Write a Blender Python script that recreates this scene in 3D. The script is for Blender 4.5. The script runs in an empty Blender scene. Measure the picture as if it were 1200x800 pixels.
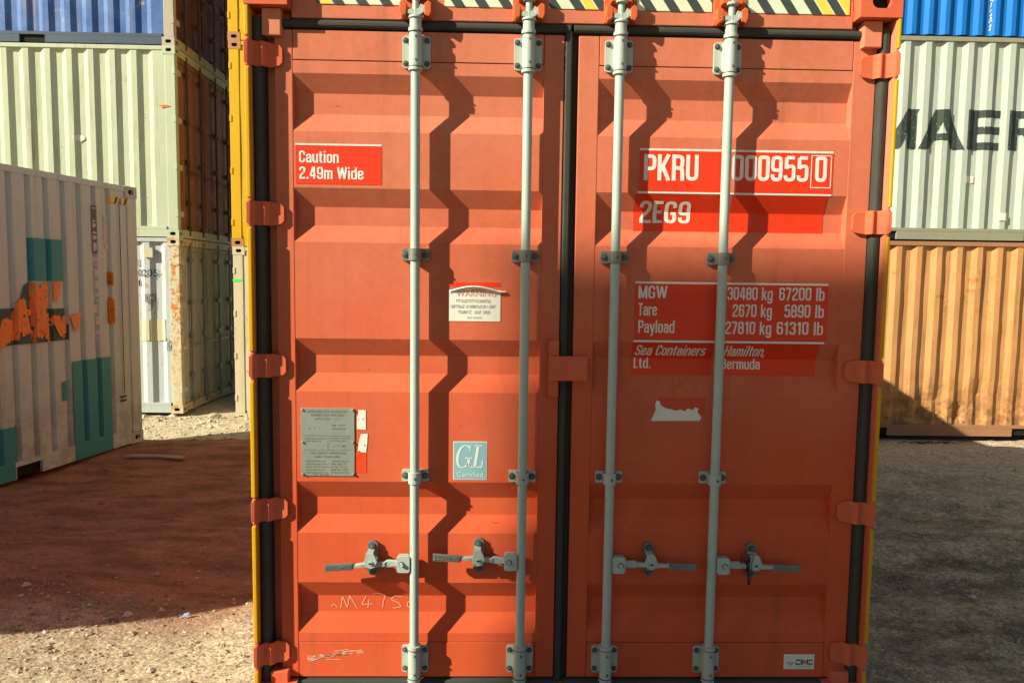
import bpy, bmesh, math, random
from mathutils import Vector, Matrix, noise

random.seed(7)
SC = bpy.context.scene
COL = SC.collection

# ------------------------------------------------------------------ camera
cx, cy, cz, yaw, pitch, roll, foc = -0.292, -2.878, 1.764, 0.023, -0.083, 0.0133, 867.0
F = Vector((math.sin(yaw)*math.cos(pitch), math.cos(yaw)*math.cos(pitch), math.sin(pitch)))
Rv = Vector((math.cos(yaw), -math.sin(yaw), 0)); Uv = Rv.cross(F)
R2 = Rv*math.cos(roll)+Uv*math.sin(roll); U2 = Uv*math.cos(roll)-Rv*math.sin(roll)
cd = bpy.data.cameras.new('camera'); cam = bpy.data.objects.new('camera', cd); COL.objects.link(cam)
m4 = Matrix((R2, U2, -F)).transposed().to_4x4(); m4.translation = (cx, cy, cz)
cam.matrix_world = m4
cd.sensor_width = 36; cd.lens = foc/1200*36; cd.clip_end = 2000; cd.clip_start = .05
SC.camera = cam

# ------------------------------------------------------------------ light
SUN = Vector((2.02, 1.0, -1.31)).normalized()
el = math.asin(-SUN.z)
W = bpy.data.worlds.new('World'); SC.world = W; W.use_nodes = True
nt = W.node_tree; sky = nt.nodes.new('ShaderNodeTexSky'); sky.sky_type = 'NISHITA'; sky.sun_disc = False
sky.dust_density = 1.0; sky.ozone_density = .8; sky.sun_elevation = el; sky.sun_rotation = math.atan2(-SUN.x, -SUN.y)
bg = nt.nodes['Background']; bg.inputs[1].default_value = 0.052
nt.links.new(sky.outputs[0], bg.inputs[0])
sl = bpy.data.lights.new('sun', 'SUN'); sl.energy = 5.0; sl.angle = math.radians(.53); sl.color = (1, .935, .82)
so = bpy.data.objects.new('sun', sl); COL.objects.link(so); so.rotation_euler = SUN.to_track_quat('-Z', 'Y').to_euler()
so.location = (-20, -10, 20)
SC.view_settings.view_transform = 'Standard'; SC.view_settings.look = 'None'
SC.view_settings.exposure = 0.90; SC.view_settings.gamma = 1
SC.view_settings.use_white_balance = True; SC.view_settings.white_balance_temperature = 7200; SC.view_settings.white_balance_tint = 4

# ------------------------------------------------------------------ helpers
def lab(o, label=None, cat=None, group=None, kind=None):
    if label: o['label'] = label
    if cat: o['category'] = cat
    if group: o['group'] = group
    if kind: o['kind'] = kind
    return o
def empty(name, loc=(0, 0, 0), rz=0, **k):
    o = bpy.data.objects.new(name, None); COL.objects.link(o); o.location = loc; o.rotation_euler = (0, 0, rz)
    o.empty_display_size = .2
    return lab(o, **k)
class MB:
    def __init__(s): s.v = []; s.f = []; s.m = []; s.mi = 0
    def add(s, vs, fs):
        n = len(s.v); s.v += [tuple(v) for v in vs]; s.f += [tuple(i+n for i in f) for f in fs]; s.m += [s.mi]*len(fs)
    def box(s, x0, x1, y0, y1, z0, z1):
        s.add([(x0,y0,z0),(x1,y0,z0),(x1,y1,z0),(x0,y1,z0),(x0,y0,z1),(x1,y0,z1),(x1,y1,z1),(x0,y1,z1)],
              [(0,3,2,1),(4,5,6,7),(0,1,5,4),(1,2,6,5),(2,3,7,6),(3,0,4,7)])
    def cyl(s, p0, p1, r0, r1=None, n=16, caps=True):
        r1 = r0 if r1 is None else r1
        p0 = Vector(p0); p1 = Vector(p1); d = (p1-p0).normalized()
        a = d.orthogonal().normalized(); b = d.cross(a)
        vs = [p0+(a*math.cos(t)+b*math.sin(t))*r0 for t in [2*math.pi*i/n for i in range(n)]] + \
             [p1+(a*math.cos(t)+b*math.sin(t))*r1 for t in [2*math.pi*i/n for i in range(n)]]
        fs = [(i,(i+1)%n,n+(i+1)%n,n+i) for i in range(n)]
        if caps: fs += [tuple(range(n-1,-1,-1)), tuple(range(n,2*n))]
        s.add(vs, fs)
    def prism(s, poly, y0, y1, plane='xz'):
        """polygon in xz (extruded along y) or xy (along z) or yz (along x)"""
        n = len(poly)
        def P(a, b, t): return (a, t, b) if plane == 'xz' else ((a, b, t) if plane == 'xy' else (t, a, b))
        vs = [P(a, b, y0) for a, b in poly]+[P(a, b, y1) for a, b in poly]
        s.add(vs, [tuple(range(n)), tuple(range(2*n-1, n-1, -1))]+[(i, i+n, (i+1) % n+n, (i+1) % n) for i in range(n)])
    def mesh(s, name, mats):
        me = bpy.data.meshes.new(name); me.from_pydata(s.v, [], s.f)
        bm = bmesh.new(); bm.from_mesh(me); bmesh.ops.recalc_face_normals(bm, faces=bm.faces); bm.to_mesh(me); bm.free()
        for m in mats if isinstance(mats, (list, tuple)) else [mats]: me.materials.append(m)
        if any(s.m): me.polygons.foreach_set('material_index', s.m)
        return me
    def obj(s, name, mat, parent=None, bevel=0, smooth=False, label=None, kind=None):
        o = bpy.data.objects.new(name, s.mesh(name, mat)); COL.objects.link(o)
        if parent: o.parent = parent
        if bevel:
            b = o.modifiers.new('bevel', 'BEVEL'); b.width = bevel; b.segments = 2; b.limit_method = 'ANGLE'; b.angle_limit = .6
        if smooth:
            for p in o.data.polygons: p.use_smooth = True
            smooth_angle(o.data)
        lab(o, label, kind=kind)
        return o
def smooth_angle(me, ang=.6):
    bm = bmesh.new(); bm.from_mesh(me)
    for e in bm.edges:
        if len(e.link_faces) == 2 and e.calc_face_angle(0) > ang: e.smooth = False
        elif len(e.link_faces) == 2: e.smooth = True
    bm.to_mesh(me); bm.free()
def inst(o, parent, loc=(0, 0, 0), rot=None, scale=None, label=None):
    c = o.copy(); COL.objects.link(c); c.parent = parent; c.location = loc
    if rot: c.rotation_euler = rot
    if scale: c.scale = scale
    if label: c['label'] = label
    return c
def outline_rect(cx_, cz_, w, h, r, n=4):
    pts = []
    for ax, az, a0 in ((1, 1, 0), (-1, 1, 90), (-1, -1, 180), (1, -1, 270)):
        for i in range(n+1):
            a = math.radians(a0+90*i/n)
            pts.append((cx_+ax*(w/2-r)+r*math.cos(a), cz_+az*(h/2-r)+r*math.sin(a)))
    return pts

# ------------------------------------------------------------------ materials
def N(nt, t, **k):
    n = nt.nodes.new(t)
    for a, b in k.items(): setattr(n, a, b)
    return n
def mixc(nt, fac, a, b, mode='MIX'):
    n = N(nt, 'ShaderNodeMix', data_type='RGBA', blend_type=mode)
    for s, v in ((0, fac), (6, a), (7, b)):
        if hasattr(v, 'is_linked') or hasattr(v, 'links'): nt.links.new(v, n.inputs[s])
        else: n.inputs[s].default_value = v if s == 0 else (v[0], v[1], v[2], 1)
    return n.outputs[2]
def tex(nt, scale, detail=6, rough=.6, mp=(1, 1, 1), loc=(0, 0, 0), dist=0):
    tc = N(nt, 'ShaderNodeTexCoord'); m = N(nt, 'ShaderNodeMapping'); m.inputs[3].default_value = mp; m.inputs[1].default_value = loc
    nt.links.new(tc.outputs['Object'], m.inputs[0])
    n = N(nt, 'ShaderNodeTexNoise'); n.inputs['Scale'].default_value = scale; n.inputs['Detail'].default_value = detail
    n.inputs['Roughness'].default_value = rough; n.inputs['Distortion'].default_value = dist
    nt.links.new(m.outputs[0], n.inputs['Vector']); return n.outputs[0]
def rng(nt, v, a, b, lo=0., hi=1.):
    n = N(nt, 'ShaderNodeMapRange'); n.clamp = True
    nt.links.new(v, n.inputs[0]); n.inputs[1].default_value = a; n.inputs[2].default_value = b
    n.inputs[3].default_value = lo; n.inputs[4].default_value = hi; return n.outputs[0]
def mul(nt, a, b):
    n = N(nt, 'ShaderNodeMath', operation='MULTIPLY')
    for i, v in enumerate((a, b)):
        if isinstance(v, (int, float)): n.inputs[i].default_value = v
        else: nt.links.new(v, n.inputs[i])
    return n.outputs[0]
def newmat(name):
    m = bpy.data.materials.new(name); m.use_nodes = True; nt = m.node_tree
    return m, nt, nt.nodes['Principled BSDF']
def bump(nt, p, h, strength=.3, dist=.002):
    b = N(nt, 'ShaderNodeBump'); b.inputs['Strength'].default_value = strength; b.inputs['Distance'].default_value = dist
    nt.links.new(h, b.inputs['Height']); nt.links.new(b.outputs[0], p.inputs['Normal'])
def paint(name, col, fade=None, fadeamt=.5, rust=.3, streak=.3, rough=.5, rustcol=(.17, .06, .022), rscale=9, zfade=None,
          horizontal=False, bumpd=.0015, spots=.55, metal=0, dirtcol=(.10, .07, .045), scuff=0, spec=.2, lowrust=0):
    m, nt, p = newmat(name)
    fade = fade or tuple(min(1, c*1.25+.02) for c in col)
    big = rng(nt, tex(nt, 1.3, 5, .6), .35, .7, 0, fadeamt)
    c = mixc(nt, big, col, fade)
    if zfade:      # paint chalked by weather more strongly high up
        tc = N(nt, 'ShaderNodeTexCoord'); sx = N(nt, 'ShaderNodeSeparateXYZ'); nt.links.new(tc.outputs['Object'], sx.inputs[0])
        ad = N(nt, 'ShaderNodeMath', operation='ADD'); nt.links.new(sx.outputs[2], ad.inputs[0])
        nt.links.new(rng(nt, tex(nt, 2, 4), .3, .7, -.35, .35), ad.inputs[1])
        c = mixc(nt, rng(nt, ad.outputs[0], zfade[0], zfade[1], 0, zfade[2]), c, zfade[3])
    # fine mottling
    c = mixc(nt, rng(nt, tex(nt, 35, 8, .7), .3, .75, 0, .22), c, tuple(x*.55 for x in col))
    if streak:
        st = mul(nt, rng(nt, tex(nt, 1, 6, .65, mp=(14, 14, .5) if not horizontal else (.5, .5, 14)), .52, .75, 0, streak), rng(nt, tex(nt, 1.7, 3), .35, .6))
        c = mixc(nt, st, c, dirtcol)
    if scuff:   # thin pale rubs, dark nicks
        sc1 = mul(nt, rng(nt, tex(nt, 1, 9, .75, mp=(9, 9, 55), loc=(1, 4, 2)), .66, .72, 0, scuff), rng(nt, tex(nt, 2.3, 3, loc=(7, 7, 7)), .5, .62))
        c = mixc(nt, sc1, c, tuple(min(1, x*1.1+.12) for x in col))
        sc2 = mul(nt, rng(nt, tex(nt, 26, 6, .6, loc=(8, 1, 5)), .715, .735, 0, 1), rng(nt, tex(nt, 1.9, 3, loc=(3, 9, 1)), .45, .6))
        c = mixc(nt, sc2, c, (.10, .045, .03))
        gr = mul(nt, rng(nt, tex(nt, 4.5, 9, .75, loc=(2, 6, 9)), .48, .72, 0, scuff*.6), rng(nt, tex(nt, .8, 2, loc=(5, 5, 5)), .4, .65))
        c = mixc(nt, gr, c, tuple(x*.62+.03 for x in col))
    rs = rng(nt, tex(nt, rscale, 12, .72, loc=(3, 1, 7)), spots+.12-.1*rust, spots+.16-.1*rust)
    rs = mul(nt, rs, rng(nt, tex(nt, .9, 4, .6, loc=(9, 2, 4)), .62-.25*rust, .75-.25*rust, 0, min(1, rust*1.6)))
    rc = mixc(nt, rng(nt, tex(nt, 60, 4), .35, .65), rustcol, tuple(x*2.1 for x in rustcol))
    c = mixc(nt, rs, c, rc)
    if lowrust:     # mud, rust and scrapes along the foot of the wall
        tc = N(nt, 'ShaderNodeTexCoord'); sx = N(nt, 'ShaderNodeSeparateXYZ'); nt.links.new(tc.outputs['Object'], sx.inputs[0])
        lo = rng(nt, sx.outputs[2], .95, .25, 0, 1)
        c = mixc(nt, mul(nt, mul(nt, lo, lowrust), rng(nt, tex(nt, 5, 10, .75, loc=(4, 4, 4)), .44, .56)), c, (.20, .095, .04))
        c = mixc(nt, mul(nt, mul(nt, lo, lowrust), rng(nt, tex(nt, 9, 10, .75, loc=(14, 4, 4)), .60, .63)), c, (.07, .04, .02))
        c = mixc(nt, mul(nt, lo, rng(nt, tex(nt, 7, 10, .8, loc=(1, 14, 4)), .64, .66)), c, (.62, .62, .50))
    if rust > .25:     # rust runs
        rr = mul(nt, rng(nt, tex(nt, 1, 5, .6, mp=(11, 11, .45), loc=(5, 5, 1)), .60-.1*rust, .74-.1*rust, 0, .8*rust), rng(nt, tex(nt, 1.1, 4, loc=(2, 8, 3)), .42, .62))
        c = mixc(nt, rr, c, (rustcol[0]*1.6, rustcol[1]*1.5, rustcol[2]*1.3))
    nt.links.new(c, p.inputs['Base Color'])
    r0 = rng(nt, tex(nt, 6, 6), .3, .7, rough-.08, rough+.15); nt.links.new(r0, p.inputs['Roughness'])
    p.inputs['Metallic'].default_value = metal
    p.inputs['Specular IOR Level'].default_value = spec
    bump(nt, p, tex(nt, 14, 8, .65), .35, bumpd)
    return m
def plain(name, col, rough=.6, var=.25, scale=20, metal=0, chip=None, chipcol=None):
    m, nt, p = newmat(name)
    c = mixc(nt, rng(nt, tex(nt, scale, 8, .65), .3, .7, 0, var), col, tuple(x*.5 for x in col))
    if chip:
        c = mixc(nt, rng(nt, tex(nt, 30, 10, .75), chip, chip+.03), c, chipcol)
    nt.links.new(c, p.inputs['Base Color']); p.inputs['Roughness'].default_value = rough; p.inputs['Metallic'].default_value = metal
    p.inputs['Specular IOR Level'].default_value = .3
    bump(nt, p, tex(nt, 40, 6), .25, .0008)
    return m

RED = (.60, .094, .038)
M = {}
M['red'] = paint('faded_red_paint', RED, fade=(.66, .135, .060), rust=.14, streak=.42, rough=.55, zfade=(.8, 2.6, .95, (.585, .195, .118)), spots=.62, bumpd=.0010, scuff=.9, spec=.08)
M['redpost'] = paint('faded_red_post_paint', (.62, .115, .052), fade=(.64, .20, .12), rust=.32, streak=.35, rough=.5, zfade=(.5, 2.5, .8, (.63, .25, .155)), spots=.58, scuff=.6, spec=.08)
M['redside'] = paint('low_bounce_red_paint', (.27, .085, .048), fade=(.34, .13, .08), rust=.5, streak=.6)  # unseen side walls darkened to cut the red light they bounce
M['galv'] = paint('grey_green_bar_paint', (.38, .455, .405), fade=(.44, .50, .45), rust=.34, streak=.7, spots=.575, rscale=22, rough=.4, spec=.35, dirtcol=(.13, .11, .085), bumpd=.0006)
M['galvdark'] = plain('bare_grey_steel', (.22, .235, .215), .42, .5, 30, .35)
M['gasket'] = plain('rubber_gasket', (.048, .048, .041), .75, .4, 15)
M['black'] = plain('black_void', (.012, .011, .010), .9, .3)
M['yellow'] = paint('yellow_paint', (.58, .31, .008), fade=(.64, .37, .02), rust=.25, streak=.25, spots=.58, rscale=20)
M['decalred'] = plain('bright_red_vinyl', (.72, .040, .012), .42, .25, 7, chip=.72, chipcol=(.60, .17, .10))
M['decaloff'] = plain('old_red_vinyl_patch', (.70, .06, .015), .5, .1, 6)
M['nick'] = plain('bare_nick', (.12, .05, .035), .7, .3)
M['ghost'] = plain('unfaded_patch', (.58, .070, .022), .5, .25, 9)
M['white'] = plain('white_vinyl', (.78, .69, .63), .5, .22, 40, chip=.70, chipcol=(.62, .2, .13))
M['paper'] = plain('weathered_paper', (.72, .71, .62), .7, .14, 25)
M['plate'] = plain('etched_steel_plate', (.34, .385, .33), .4, .4, 10, .4)
M['ink'] = plain('black_ink', (.03, .03, .028), .6, .1)
M['paleink'] = plain('faded_ink', (.33, .36, .33), .6, .2)
M['pinkink'] = plain('faded_red_ink', (.68, .30, .26), .6, .2)
M['plateink'] = plain('etched_lettering', (.13, .14, .125), .6, .2)
M['glblue'] = plain('light_blue_sticker', (.22, .42, .46), .45, .15, 30)
M['glwhite'] = plain('sticker_white', (.62, .70, .68), .45, .1)
M['chalk'] = plain('chalk', (.80, .50, .36), .9, .2)
M['tapeblack'] = plain('tape_black', (.05, .065, .06), .5, .3, 20)
M['tapewhite'] = plain('tape_faded', (.66, .72, .55), .5, .15, 20)
M['tapeyellow'] = plain('tape_yellow', (.85, .60, .10), .5, .15, 20)
M['keeper'] = paint('orange_keeper', (.55, .11, .035), rust=.4, streak=0, spots=.5, rscale=30)

M['bolt'] = plain('dark_bolt_steel', (.12, .125, .11), .45, .5, 40, .3)
M['browndark'] = plain('dark_brown_bar_paint', (.10, .05, .03), .6, .4)
# ------------------------------------------------------------------ red container (the subject)
D = .065; REC = .036; HW = 1.2465; H = 2.896; L20 = 6.058
CORR = [(2.547, 2.479, 2.400, 2.328), (2.112, 2.041, 1.969, 1.902), (1.523, 1.454, 1.382, 1.311), (.945, .872, .800, .733), (.526, .456, .387, .312)]
BREAKS = sorted(z for c in CORR for z in c)
def door_y(z):
    for a, b, c, d in CORR:
        if d < z < a:
            if z > b: return D+REC*(a-z)/(a-b)
            if z > c: return D+REC
            return D+REC*(z-d)/(c-d)
    return D
red = empty('shipping_container', (0, 0, 0), label='faded red container filling the foreground, its two corrugated doors closed behind four grey locking bars', cat='shipping container')

def conform(bm, eps, f=door_y, breaks=BREAKS, axis=2, yset=1):
    zs = [v.co[axis] for v in bm.verts]
    if zs:
        lo, hi = min(zs), max(zs)
        for b in breaks:
            if lo < b < hi:
                no = [0, 0, 0]; no[axis] = 1; co = [0, 0, 0]; co[axis] = b
                bmesh.ops.bisect_plane(bm, geom=bm.verts[:]+bm.edges[:]+bm.faces[:], plane_co=co, plane_no=no, dist=1e-5)
    for v in bm.verts: v.co[yset] = f(v.co[axis])-eps
def flat_obj(name, bm, mat, parent, label=None):
    me = bpy.data.meshes.new(name); bm.to_mesh(me); bm.free(); me.materials.append(mat)
    o = bpy.data.objects.new(name, me); COL.objects.link(o); o.parent = parent; lab(o, label); return o
def poly_bm(polys):
    bm = bmesh.new()
    for p in polys:
        bm.faces.new([bm.verts.new((x, 0, z)) for x, z in p])
    bm.normal_update()
    for f in bm.faces:
        if f.normal.y > 0: f.normal_flip()
    return bm
def rect(x0, z0, x1, z1): return [(x0, z0), (x1, z0), (x1, z1), (x0, z1)]
def decal(name, polys, mat, parent, eps=.0012, f=door_y, breaks=BREAKS, axis=2, label=None):
    bm = poly_bm(polys); conform(bm, eps, f, breaks, axis); return flat_obj(name, bm, mat, parent, label)
def text_bm(items):
    """items: (string, x0, z0, x1, z1, bold, shear, rot) -> flat bmesh in xz, bbox fitted"""
    out = bmesh.new()
    for it in items:
        s, x0, z0, x1, z1 = it[:5]; bold = it[5] if len(it) > 5 else .02; sh = it[6] if len(it) > 6 else 0; rot = it[7] if len(it) > 7 else 0
        cu = bpy.data.curves.new('t', 'FONT'); cu.body = s; cu.offset = bold; cu.resolution_u = 3; cu.space_character = 1.06
        o = bpy.data.objects.new('t', cu); COL.objects.link(o)
        bpy.context.view_layer.update()
        me = bpy.data.meshes.new_from_object(o.evaluated_get(bpy.context.evaluated_depsgraph_get()))
        pts = [Vector((v.co.x+sh*v.co.y, v.co.y)) for v in me.vertices]
        if rot == -90: pts = [Vector((p.y, -p.x)) for p in pts]
        a0 = min(p.x for p in pts); a1 = max(p.x for p in pts); b0 = min(p.y for p in pts); b1 = max(p.y for p in pts)
        q = [((p.x-a0)/(a1-a0)*(x1-x0)+x0, (p.y-b0)/(b1-b0)*(z1-z0)+z0) for p in pts]
        vs = [out.verts.new((a, 0, b)) for a, b in q]
        for f in me.polygons:
            try: out.faces.new([vs[i] for i in f.vertices])
            except ValueError: pass
        bpy.data.objects.remove(o); bpy.data.curves.remove(cu); bpy.data.meshes.remove(me)
    bmesh.ops.dissolve_degenerate(out, dist=1e-6, edges=out.edges[:])
    out.normal_update()
    for f in out.faces:
        if f.normal.y > 0: f.normal_flip()
    return out
def lettering(name, items, mat, parent, eps=.0024, f=door_y, breaks=BREAKS, axis=2, label=None):
    bm = text_bm(items); conform(bm, eps, f, breaks, axis); return flat_obj(name, bm, mat, parent, label)

# condensed grotesque drawn as strokes: (advance width, [(corner radius, closed, points)...])
L_, R_, T_, B_, X_ = .075, .435, .925, .075, .665
RR = .17
GL = {
 '0': (.51, [(RR, 1, [(.255, T_), (R_, T_), (R_, B_), (L_, B_), (L_, T_)])]),
 '1': (.36, [(0, 0, [(.24, 0), (.24, 1)]), (0, 0, [(.04, .77), (.24, .93)])]),
 '2': (.51, [(.16, 0, [(L_, .70), (L_, T_), (R_, T_), (R_, .62), (L_, .26), (L_, .10)]), (0, 0, [(.01, B_), (.50, B_)])]),
 '3': (.51, [(.13, 0, [(L_, .74), (L_, T_), (R_, T_), (R_, .53), (.20, .53)]), (.13, 0, [(.20, .51), (R_, .51), (R_, B_), (L_, B_), (L_, .26)])]),
 '4': (.54, [(0, 0, [(.31, 1), (.06, .27), (.53, .27)]), (0, 0, [(.385, 0), (.385, 1)])]),
 '5': (.51, [(.0, 0, [(.47, T_), (.105, T_), (.095, .50)]), (.14, 0, [(.095, .52), (.20, .60), (R_, .60), (R_, B_), (L_, B_), (L_, .25)])]),
 '6': (.51, [(.16, 0, [(R_, .72), (R_, T_), (L_, T_), (L_, B_), (R_, B_), (R_, .30)]), (.13, 0, [(R_, .30), (R_, .56), (.12, .56)])]),
 '7': (.49, [(0, 0, [(.01, T_), (.42, T_), (.17, 0)])]),
 '8': (.51, [(.12, 1, [(.255, .53), (.425, .53), (.425, T_), (.085, T_), (.085, .53)]), (.14, 1, [(.255, .51), (R_, .51), (R_, B_), (L_, B_), (L_, .51)])]),
 '9': (.51, [(.16, 0, [(L_, .28), (L_, B_), (R_, B_), (R_, T_), (L_, T_), (L_, .70)]), (.13, 0, [(L_, .70), (L_, .44), (.39, .44)])]),
 'A': (.56, [(0, 0, [(.05, 0), (.27, .96)]), (0, 0, [(.29, .96), (.51, 0)]), (0, 0, [(.14, .27), (.42, .27)])]),
 'B': (.53, [(0, 0, [(L_, 0), (L_, 1)]), (.13, 0, [(L_, T_), (.43, T_), (.43, .53), (L_, .53)]), (.13, 0, [(L_, .51), (.45, .51), (.45, B_), (L_, B_)])]),
 'C': (.51, [(RR, 0, [(R_, .66), (R_, T_), (L_, T_), (L_, B_), (R_, B_), (R_, .34)])]),
 'E': (.43, [(0, 0, [(L_, 0), (L_, 1)]), (0, 0, [(L_, T_), (.41, T_)]), (0, 0, [(L_, .52), (.38, .52)]), (0, 0, [(L_, B_), (.41, B_)])]),
 'G': (.53, [(RR, 0, [(R_, .70), (R_, T_), (L_, T_), (L_, B_), (R_, B_), (R_, .40)]), (0, 0, [(.27, .45), (.50, .45)])]),
 'H': (.53, [(0, 0, [(L_, 0), (L_, 1)]), (0, 0, [(.455, 0), (.455, 1)]), (0, 0, [(L_, .52), (.455, .52)])]),
 'K': (.54, [(0, 0, [(L_, 0), (L_, 1)]), (0, 0, [(.10, .34), (.46, 1)]), (0, 0, [(.20, .58), (.47, 0)])]),
 'L': (.42, [(0, 0, [(L_, 0), (L_, 1)]), (0, 0, [(L_, B_), (.41, B_)])]),
 'M': (.66, [(0, 0, [(L_, 0), (L_, 1)]), (0, 0, [(.585, 0), (.585, 1)]), (0, 0, [(.08, .97), (.33, .06), (.58, .97)])]),
 'P': (.51, [(0, 0, [(L_, 0), (L_, 1)]), (.15, 0, [(L_, T_), (R_, T_), (R_, .45), (L_, .45)])]),
 'R': (.53, [(0, 0, [(L_, 0), (L_, 1)]), (.15, 0, [(L_, T_), (R_, T_), (R_, .49), (L_, .49)]), (.10, 0, [(.25, .48), (R_, .46), (.45, 0)])]),
 'S': (.50, [(.14, 0, [(R_, .70), (R_, T_), (L_, T_), (L_, .56), (R_, .44), (R_, B_), (L_, B_), (L_, .29)])]),
 'T': (.46, [(0, 0, [(.0, T_), (.46, T_)]), (0, 0, [(.23, 0), (.23, .99)])]),
 'U': (.52, [(RR, 0, [(L_, 1), (L_, B_), (.445, B_), (.445, 1)])]),
 'W': (.78, [(0, 0, [(.04, 1), (.20, .05), (.39, .95), (.58, .05), (.74, 1)])]),
 'a': (.49, [(.13, 0, [(L_, .52), (L_, X_), (.405, X_), (.405, 0)]), (.12, 0, [(.405, .43), (L_, .40), (L_, B_), (.405, B_+.03)])]),
 'b': (.49, [(0, 0, [(L_, 0), (L_, 1)]), (.13, 0, [(L_, X_), (.415, X_), (.415, B_), (L_, B_)])]),
 'd': (.49, [(0, 0, [(.415, 0), (.415, 1)]), (.13, 0, [(.415, X_), (L_, X_), (L_, B_), (.415, B_)])]),
 'e': (.48, [(.13, 0, [(.165, .38), (.405, .38), (.405, X_), (L_, X_), (L_, B_), (.405, B_), (.405, .24)])]),
 'g': (.49, [(.13, 0, [(.415, .74), (.415, -.19), (L_, -.19), (L_, -.06)]), (.13, 0, [(.415, X_), (L_, X_), (L_, B_), (.415, B_)])]),
 'i': (.20, [(0, 0, [(.10, 0), (.10, .73)]), (0, 0, [(.10, .86), (.10, .99)])]),
 'k': (.47, [(0, 0, [(L_, 0), (L_, 1)]), (0, 0, [(.10, .27), (.40, .73)]), (0, 0, [(.20, .44), (.42, 0)])]),
 'l': (.20, [(0, 0, [(.10, 0), (.10, 1)])]),
 'm': (.72, [(0, 0, [(L_, 0), (L_, .73)]), (.13, 0, [(L_, .5), (L_, X_), (.36, X_), (.36, 0)]), (.13, 0, [(.36, .5), (.36, X_), (.645, X_), (.645, 0)])]),
 'n': (.48, [(0, 0, [(L_, 0), (L_, .73)]), (.13, 0, [(L_, .5), (L_, X_), (.405, X_), (.405, 0)])]),
 'o': (.48, [(.14, 1, [(.24, X_), (.405, X_), (.405, B_), (L_, B_), (L_, X_)])]),
 'r': (.33, [(0, 0, [(L_, 0), (L_, .73)]), (.12, 0, [(L_, .45), (L_, X_-.02), (.33, X_-.02)])]),
 's': (.44, [(.10, 0, [(.37, .55), (.37, X_), (.07, X_), (.07, .42), (.37, .33), (.37, B_), (.07, B_), (.07, .20)])]),
 't': (.32, [(.10, 0, [(.14, .93), (.14, B_), (.30, B_)]), (0, 0, [(.01, X_), (.30, X_)])]),
 'u': (.48, [(.13, 0, [(L_, .73), (L_, B_), (.405, B_), (.405, .25)]), (0, 0, [(.405, 0), (.405, .73)])]),
 'y': (.46, [(0, 0, [(.04, .73), (.23, .04)]), (.08, 0, [(.42, .73), (.21, -.18), (.05, -.18)])]),
 '.': (.20, [(0, 0, [(.10, 0), (.10, .15)])]), ',': (.20, [(0, 0, [(.11, .15), (.07, -.12)])]), ' ': (.26, []),
}
def fillet(pts, r, closed):
    out = []; n = len(pts)
    for i in range(n):
        if not closed and i in (0, n-1): out.append(pts[i]); continue
        p = Vector(pts[i]); a = Vector(pts[i-1])-p; b = Vector(pts[(i+1) % n])-p
        la, lb = a.length, b.length; ang = a.angle(b)
        if r == 0 or ang > 3.0: out.append(tuple(p)); continue
        k = min(r, la*.5 if (closed or i-1 > 0) else la*.98, lb*.5 if (closed or i+1 < n-1) else lb*.98)
        A = p+a/la*k; Bq = p+b/lb*k
        for j in range(6):
            t = j/5; out.append(tuple(A*(1-t)**2+p*2*t*(1-t)+Bq*t*t))
    return out
def stroke_strip(pts, th, tv, closed):
    n = len(pts); res = []
    for i in range(n):
        a = pts[i-1] if (i > 0 or closed) else None; c = pts[(i+1) % n] if (i < n-1 or closed) else None; p = pts[i]
        ds = []
        if a is not None: d = Vector(p)-Vector(a); ds.append(d.normalized()) if d.length > 1e-9 else None
        if c is not None: d = Vector(c)-Vector(p); ds.append(d.normalized()) if d.length > 1e-9 else None
        d = sum(ds, Vector((0, 0))); d = d.normalized() if d.length > 1e-6 else ds[0]
        nn = Vector((-d.y, d.x)); k = 1/max(.45, abs(nn.dot(Vector((-ds[0].y, ds[0].x)))))
        w = Vector((nn.x*th, nn.y*tv))*k/2
        res.append((Vector(p)+w, Vector(p)-w))
    q = []
    for i in range(n if closed else n-1):
        j = (i+1) % n; q.append([tuple(res[i][0]), tuple(res[j][0]), tuple(res[j][1]), tuple(res[i][1])])
    return q
def cond_text(name, s, x0, z0, x1, cap, mat, parent, f=None, breaks=None, eps=.0020, shear=0, th=.165, tv=.135, axis=2):
    f = f or door_y; breaks = BREAKS if breaks is None else breaks
    adv = 0; strokes = []
    for ch_ in s:
        w, sts = GL[ch_]
        sp = []
        for r, cl, pts in sts:      # sharp-cornered strokes are laid one straight piece at a time
            if r == 0 and len(pts) > 2:
                for a_, b_ in zip(pts, pts[1:]): sp.append((0, 0, [a_, b_]))
            else: sp.append((r, cl, pts))
        sts = sp
        for k, (r, cl, pts) in enumerate(sts):
            pp = fillet(pts, r, cl)
            strokes.append((k, [[(a+adv, b) for a, b in q] for q in stroke_strip(pp, th, tv, cl)]))
        adv += w+.075
    adv -= .075; sx2 = (x1-x0)/adv
    me_v = []; bmo = bmesh.new()
    for k, qs in strokes:
        b2 = poly_bm([[(x0+(a+shear*b)*sx2, z0+b*cap) for a, b in q] for q in qs])
        conform(b2, eps+k*.00025, f, breaks, axis)
        tmp = bpy.data.meshes.new('t'); b2.to_mesh(tmp); b2.free(); bmo.from_mesh(tmp); bpy.data.meshes.remove(tmp)
    return flat_obj(name, bmo, mat, parent)

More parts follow.
